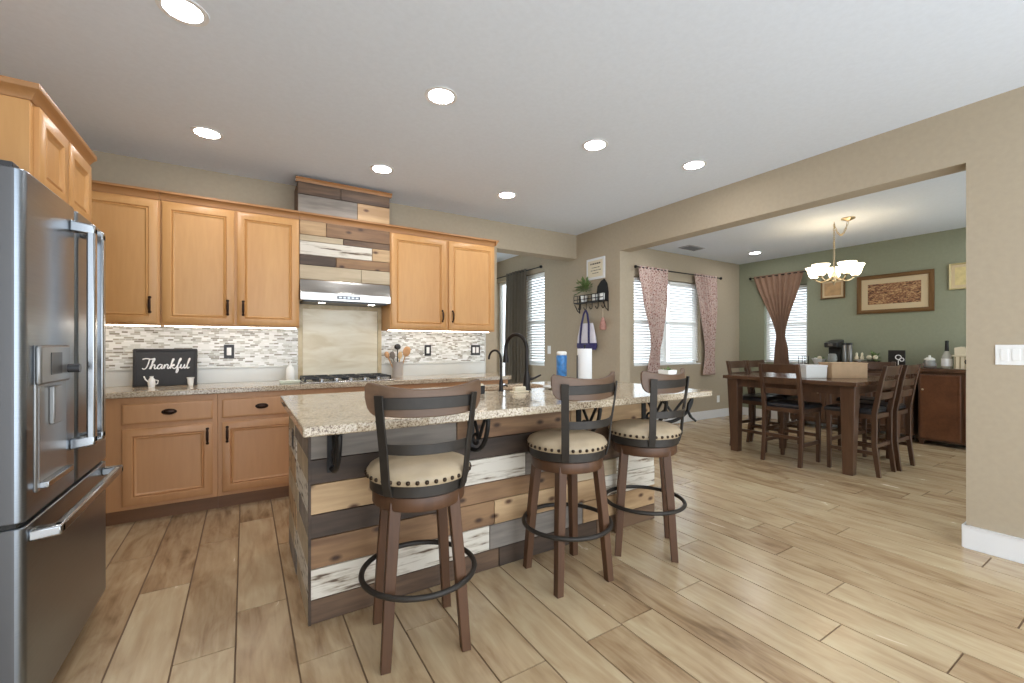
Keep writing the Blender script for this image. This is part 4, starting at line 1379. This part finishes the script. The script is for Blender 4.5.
c0 = chair()
spots = [(4.86, 2.37, -PI / 2, 'dark ladder back chair with its back toward the kitchen island'),
         (5.285, 1.66, 0, 'dark ladder back chair at the table side facing away, closer to the kitchen'),
         (5.735, 1.64, 0, 'dark ladder back chair at the near table side, closer to the walnut sideboard'),
         (5.36, 3.09, PI, 'dark ladder back chair on the window side of the table, closer to the kitchen'),
         (5.80, 3.09, PI, 'dark ladder back chair on the window side of the table, closer to the green wall'),
         (6.42, 2.12, PI / 2, 'dark ladder back chair between the table and the green wall')]
for i, (x, y, a, lab) in enumerate(spots):
    c = c0 if i == 0 else copy_tree(c0)
    c.location = (x, y, 0)
    c.rotation_euler = (0, 0, a)
    c['label'] = lab

# boxes on the table
t = thing('wooden_box', 'tan rectangular box on the dining table', 'box', (5.53, 2.08, 0.9025), math.atan2(-0.2, 0.32))
m = MB()
m.box(-0.19, 0.19, -0.10, -0.09, 0, 0.16).box(-0.19, 0.19, 0.09, 0.10, 0, 0.16).box(-0.19, -0.18, -0.09, 0.09, 0, 0.16).box(0.18, 0.19, -0.09, 0.09, 0, 0.16).box(-0.18, 0.18, -0.09, 0.09, 0, 0.01)
m.build('box_body', MT['cardboard'], t, 0.002)
MB().box(-0.195, 0.195, -0.105, 0.105, 0.155, 0.165).build('lid', MT['cardboard'], t, 0.002)
t = thing('napkin_box', 'white box beside the tan box on the dining table', 'box', (5.26, 2.26, 0.902), math.atan2(-0.2, 0.32))
MB().loft([[(-0.11, -0.07, 0), (0.11, -0.07, 0), (0.11, 0.07, 0), (-0.11, 0.07, 0)], [(-0.115, -0.075, 0.135), (0.115, -0.075, 0.135), (0.115, 0.075, 0.135), (-0.115, 0.075, 0.135)]]).build('box_body', MT['white_cer'], t, 0.004)
MB().box(-0.118, 0.118, -0.078, 0.078, 0.12, 0.14).build('lid', MT['paper'], t, 0.003)

# sideboards
ST = 0.965
t = thing('walnut_sideboard', 'walnut sideboard with a tall door against the green wall', 'sideboard', (7.29, 1.93, 0), -PI / 2)
# local x runs to world -Y, local -y is world -X (front)
SD = XG - 0.017 - 7.29
MB().box(0, 0.80, 0.012, SD, 0.06, ST - 0.045).build('carcass', MT['darkwood'], t, 0.003)
MB().box(-0.015, 0.815, -0.018, SD, ST - 0.045, ST).build('top', MT['darkwood'], t, 0.004)
for x in (0.02, 0.42):
    d = MB().door(x, x + 0.37, 0.085, ST - 0.075, -0.006, prof=[(0, 0.003), (0.004, 0), (0.02, 0), (0.024, 0.003), (0.03, 0.003)]).build('door', MT['sidewood'], t)
    MB().sphere((x + (0.03 if x < 0.2 else 0.34), -0.016, 0.70), 0.012).build('knob', MT['nickel'], d)
for x in (0.03, 0.77):
    for y in (0.04, SD - 0.04):
        MB().taper(x, y, 0.04, 0.04, 0, x, y, 0.05, 0.05, 0.06).build('foot', MT['darkwood'], t)
t = thing('console_cabinet', 'dark console under the coffee maker against the green wall', 'sideboard', (7.29, 3.45, 0), -PI / 2)
MB().box(0, 1.47, 0.012, SD, 0.10, ST - 0.045).build('carcass', MT['darkwood'], t, 0.003)
MB().box(-0.015, 1.485, -0.018, SD, ST - 0.04, ST).build('top', MT['darkwood'], t, 0.004)
for k in range(3):
    x = 0.02 + k * 0.48
    d = MB().door(x, x + 0.47, 0.12, 0.72, -0.006).build('door', MT['darkwood'], t)
    MB().sphere((x + 0.38, -0.016, 0.55), 0.012).build('knob', MT['nickel'], d)
    d = MB().door(x, x + 0.47, 0.74, 0.91, -0.006, prof=[(0, 0.003), (0.005, 0), (0.02, 0)]).build('drawer', MT['darkwood'], t)
    MB().sphere((x + 0.21, -0.016, 0.825), 0.012).build('knob', MT['nickel'], d)
for x in (0.04, 1.43):
    for y in (0.04, SD - 0.04):
        MB().taper(x, y, 0.04, 0.04, 0, x, y, 0.05, 0.05, 0.10).build('leg', MT['darkwood'], t)

IXX = 7.45
t = thing('coffee_maker', 'black coffee maker on the console', 'coffee maker', (IXX, 2.91, ST), -PI / 2)
MB().box(-0.09, 0.09, -0.12, 0.12, 0, 0.03).build('base', MT['black'], t, 0.008)
MB().box(-0.08, 0.08, 0.02, 0.12, 0.03, 0.28).build('tower', MT['black'], t, 0.01)
MB().loft([[(-0.085, -0.11, 0.26), (0.085, -0.11, 0.26), (0.085, 0.12, 0.26), (-0.085, 0.12, 0.26)], [(-0.085, -0.12, 0.33), (0.085, -0.12, 0.33), (0.085, 0.12, 0.38), (-0.085, 0.12, 0.38)]]).build('brew_head', MT['darkgrey'], t, 0.012)
MB().lathe([(0.045, 0.03), (0.06, 0.07), (0.055, 0.15), (0.04, 0.17)], 0, -0.05, 18).build('carafe', MT['glassjar'], t)
MB().box(-0.03, 0.03, -0.1225, -0.12, 0.285, 0.315).build('badge', MT['chrome'], t)
for k, yy in enumerate((2.775, 2.71)):
    tt = thing('coffee_canister', ['grey canister standing against the black coffee maker', 'grey canister standing second from the black coffee maker'][k], 'canister', (IXX, yy, ST), 0, 'canisters beside the coffee maker')
    MB().lathe([(0.028, 0), (0.03, 0.005), (0.03, 0.29), (0.026, 0.295)], n=18).build('body', MT['dispenser'], tt)
    MB().lathe([(0.031, 0.295), (0.031, 0.325), (0.02, 0.33)], n=18).build('lid', MT['darkgrey'], tt)


def bowl(name, label, y, r, h, mat, fill, fmat, fl):
    t = thing(name, label, 'bowl', (IXX, y, ST))
    MB().lathe([(r * 0.5, 0), (r * 0.55, 0.005), (r, h), (r * 0.96, h), (r * 0.5, 0.012)], n=26).build('bowl_body', mat, t)
    rng = random.Random(int(y * 100))
    for k in range(fill):
        a = 2 * PI * k / fill
        c = (IXX + r * 0.5 * math.cos(a), y + r * 0.5 * math.sin(a), ST + h * 0.9 + 0.02 * (k % 2))
        o = MB().sphere((0, 0, 0), r * 0.34 * (0.8 + 0.3 * rng.random()), 12, 8).build(fl[0], fmat[k % len(fmat)], loc=c)
        tag(o, fl[1], fl[2], fl[3])


GB = M('pale_fruit', lin(226, 216, 190), 0.5)
bowl('fruit_bowl', 'white bowl at the window end of the console', 3.11, 0.095, 0.09, MT['white_cer'], 5, [GB, MT['leaf'], MT['white_cer']], ('ornament_ball', 'small round ball in the white bowl on the console', 'ornament', 'balls in the white bowl'))
t = thing('cake_stand', 'white footed plate with small figures on the console', 'stand', (IXX, 2.60, ST))
MB().lathe([(0.05, 0), (0.02, 0.02), (0.018, 0.07), (0.068, 0.085), (0.075, 0.092), (0.05, 0.09)], n=24).build('plate', MT['white_cer'], t)
for dy, lab in ((-0.035, 'little white figure on the footed plate, closer to the basket'), (0.03, 'little white figure on the footed plate, closer to the coffee canisters')):
    o = MB().lathe([(0.02, 0), (0.024, 0.03), (0.012, 0.06), (0.016, 0.08), (0.006, 0.10)], n=12).build('figurine', GB, loc=(IXX, 2.60 + dy, ST + 0.09))
    tag(o, lab, 'figurine')
bowl('basket', 'dark round basket heaped with greenery on the console', 2.43, 0.085, 0.08, MT['black'], 0, [], None)
t2 = MB(); leaf_clump(t2, (0, 0, 0.03), 46, 0.07, 0.06, random.Random(9))
tag(t2.build('greenery', MT['leaf'], loc=(IXX, 2.43, ST + 0.075)), 'bunch of greenery heaped in the dark basket', 'plant')
for k, yy in enumerate((2.465, 2.395)):
    o = MB().sphere((0, 0, 0), 0.03, 12, 8).build('ornament_ball', GB, loc=(IXX - 0.06, yy, ST + 0.125))
    tag(o, ['pale ball in the dark basket, closer to the footed plate', 'pale ball in the dark basket, closer to the black framed board'][k], 'ornament')
t = thing('letter_board', 'black framed board leaning on the console beside the jar', 'sign', (IXX + 0.02, 2.19, ST), -PI / 2)
MB().box(-0.09, 0.09, -0.008, 0.008, 0, 0.225).build('board', MT['black'], t, 0.004)
m = MB()
for cx, cz, r_ in ((0.02, 0.13, 0.03), (0.055, 0.10, 0.022)):
    m.tube([(cx + r_ * math.cos(2 * PI * i / 20), -0.011, cz + r_ * math.sin(2 * PI * i / 20)) for i in range(20)], 0.006, 6, closed=True)
m.tube([(0.02, -0.011, 0.10), (0.02, -0.011, 0.03)], 0.005, 6)
m.build('wire_motif', MT['letter'], t)
# walnut sideboard items
t = thing('candy_jar', 'clear lidded jar of candy on the walnut sideboard', 'jar', (7.46, 1.86, ST))
MB().lathe([(0.05, 0), (0.065, 0.01), (0.07, 0.05), (0.05, 0.10)], n=22).build('jar_body', MT['glassjar'], t)
MB().lathe([(0.045, 0.004), (0.055, 0.015), (0.056, 0.055), (0.03, 0.06)], n=18).build('candy', MT['sand'], t)
MB().lathe([(0.052, 0.10), (0.054, 0.115), (0.03, 0.135), (0.012, 0.14), (0.014, 0.16), (0.005, 0.165)], n=18).build('lid', MT['white_cer'], t)
t = thing('wine_bottle', 'clear bottle with a dark neck on the walnut sideboard', 'bottle', (7.46, 1.70, ST))
MB().lathe([(0.045, 0), (0.05, 0.008), (0.05, 0.14), (0.03, 0.19), (0.02, 0.22)], n=22).build('bottle_body', M('milky_glass', lin(216, 214, 204), 0.15, 0, trans=0.35), t)
MB().lathe([(0.051, 0.03), (0.0515, 0.04), (0.0515, 0.12), (0.051, 0.125)], n=22).build('label_band', MT['paper'], t)
MB().lathe([(0.021, 0.218), (0.019, 0.25), (0.016, 0.32), (0.018, 0.345), (0.012, 0.35)], n=14).build('neck', MT['black'], t)
t = thing('house_lantern', 'cream wooden house shaped crate on the walnut sideboard', 'ornament', (7.46, 1.52, ST), -PI / 2)
MB().box(-0.10, 0.16, -0.07, 0.07, 0, 0.155).build('crate_body', MT['cream'], t, 0.003)
MB().box(-0.12, 0.18, -0.085, 0.085, 0.155, 0.17).build('ledge', MT['cream'], t, 0.003)
MB().prism([(-0.10, 0.17), (0.16, 0.17), (0.16, 0.26), (0.10, 0.275), (0.03, 0.255), (-0.04, 0.275), (-0.10, 0.26)], 'y', -0.065, 0.065).build('upper_body', MT['cream'], t, 0.003)
m = MB()
for k in range(6): m.box(-0.095 + k * 0.043, -0.085 + k * 0.043, -0.0725, -0.069, 0.005, 0.15)
m.build('grooves', M('groove_tan', lin(168, 152, 120), 0.6), t)
m = MB()
m.sphere((0.01, -0.072, 0.09), 1.0, 14, 8, (0.022, 0.004, 0.032))
m.build('keyhole', MT['black'], t)
t = thing('wire_rack', 'black wire rack at the window end of the console', 'rack', (IXX, 3.32, ST), -PI / 2)
m = MB()
for yy in (-0.06, 0.06):
    m.tube([(-0.045, yy, 0.0), (-0.045, yy, 0.12), (0.045, yy, 0.12), (0.045, yy, 0.0)], 0.005, 6)
for zz in (0.012, 0.06, 0.12):
    for xx in (-0.045, 0.045): m.tube([(xx, -0.06, zz), (xx, 0.06, zz)], 0.004, 6)
m.build('wire_frame', MT['iron'], t)


# pictures on the green wall
def picture(label, yc, z0, w_, h_, fw, mw, mat_in, fmat):
    t = thing('framed_picture', label, 'picture', (XG, yc, z0), -PI / 2)
    m = MB()
    a = w_ / 2
    ring = lambda i, d: [(-a + i, -d, i), (a - i, -d, i), (a - i, -d, h_ - i), (-a + i, -d, h_ - i)]
    m.loft([ring(0, 0.001), ring(0, 0.022), ring(fw * 0.3, 0.032), ring(fw * 0.7, 0.026), ring(fw, 0.020), ring(fw, 0.001)], cap=False)
    m.build('frame', fmat, t)
    MB().box(-a + fw, a - fw, -0.012, -0.001, fw, h_ - fw).build('mat_board', MT['mat'], t)
    MB().box(-a + fw + mw, a - fw - mw, -0.014, -0.011, fw + mw, h_ - fw - mw).build('print', mat_in, t)
    return t


picture('wide framed sepia print on the green wall', 2.29, 1.712, 0.84, 0.55, 0.055, 0.075, MT['print'], MT['gold'])
picture('small tan framed print on the green wall behind the chandelier', 3.02, 1.975, 0.32, 0.295, 0.02, 0.03, M('tan_print', lin(196, 160, 116), 0.5, 0, 0.2, 12), MT['gold'])
picture('pale yellow square plaque on the green wall beyond the wide print', 1.575, 1.965, 0.315, 0.335, 0.02, 0.035, M('yellow_print', lin(222, 204, 148), 0.6, 0, 0.12, 14), M('pale_yellow_frame', lin(206, 190, 142), 0.5))

# chandelier
CX, CY = 6.02, 2.35
t = thing('chandelier', 'brass chandelier with five frosted bell shades over the dining table', 'chandelier', (CX, CY, CEIL))
cdx, cdy = -0.045, -0.158
MB().lathe([(0.068, 0), (0.068, -0.012), (0.03, -0.03), (0.008, -0.04)], cdx, cdy, 24).build('canopy', MT['nickel'], t)
m = MB()
def link_chain(a, b, sag, n):
    a, b = Vector(a), Vector(b)
    for k in range(n):
        u = (k + 0.5) / n
        p = a.lerp(b, u) + Vector((0, 0, -sag * 4 * u * (1 - u)))
        v = (a.lerp(b, u + 0.5 / n) + Vector((0, 0, -sag * 4 * (u + 0.5 / n) * (1 - u - 0.5 / n)))) - p
        v.normalize()
        s_ = v.orthogonal().normalized() if k % 2 else v.cross(v.orthogonal()).normalized()
        L = (b - a).length / n * 0.75 + sag * 0.12
        m.tube([tuple(p + v * L * math.cos(2 * PI * i / 10) + s_ * 0.009 * math.sin(2 * PI * i / 10)) for i in range(10)], 0.0028, 5, closed=True)
link_chain((cdx, cdy, -0.04), (0, 0, -0.03), 0.14, 12)
link_chain((0, 0, -0.03), (0, 0, -0.34), 0, 12)
m.build('chain', MT['nickel'], t)
MB().tube([(0, 0, 0), (0, 0, -0.02), (0.01, 0, -0.032), (0, 0, -0.04)], 0.004, 6).build('hook', MT['nickel'], t)
MB().lathe([(0.008, -0.34), (0.012, -0.36), (0.010, -0.60), (0.028, -0.635), (0.036, -0.665), (0.02, -0.70), (0.026, -0.715), (0.012, -0.74), (0.004, -0.765)], n=18).build('stem', MT['nickel'], t)
for k in range(5):
    a = 2 * PI * k / 5 + 0.35
    c, s = math.cos(a), math.sin(a)
    pts = []
    for j in range(13):
        u = j / 12
        r = 0.03 + 0.18 * u
        z = -0.665 - 0.055 * math.sin(PI * u * 0.95) + 0.01 * u
        pts.append((r * c, r * s, z))
    arm = MB().tube(pts, 0.007, 8).build('arm', MT['nickel'], t)
    m = MB()
    px, py, pz = pts[-1]
    m.lathe([(0.03, pz - 0.004), (0.034, pz + 0.008), (0.016, pz + 0.022)], px, py, 16)
    m.build('lamp_cup', MT['nickel'], arm)
    m = MB()
    m.lathe([(0.030, pz + 0.01), (0.052, pz + 0.035), (0.063, pz + 0.07), (0.072, pz + 0.105), (0.092, pz + 0.14)], px, py, 24, cap=False)
    m.build('lamp_shade', MT['shade'], t, solid=0.003)
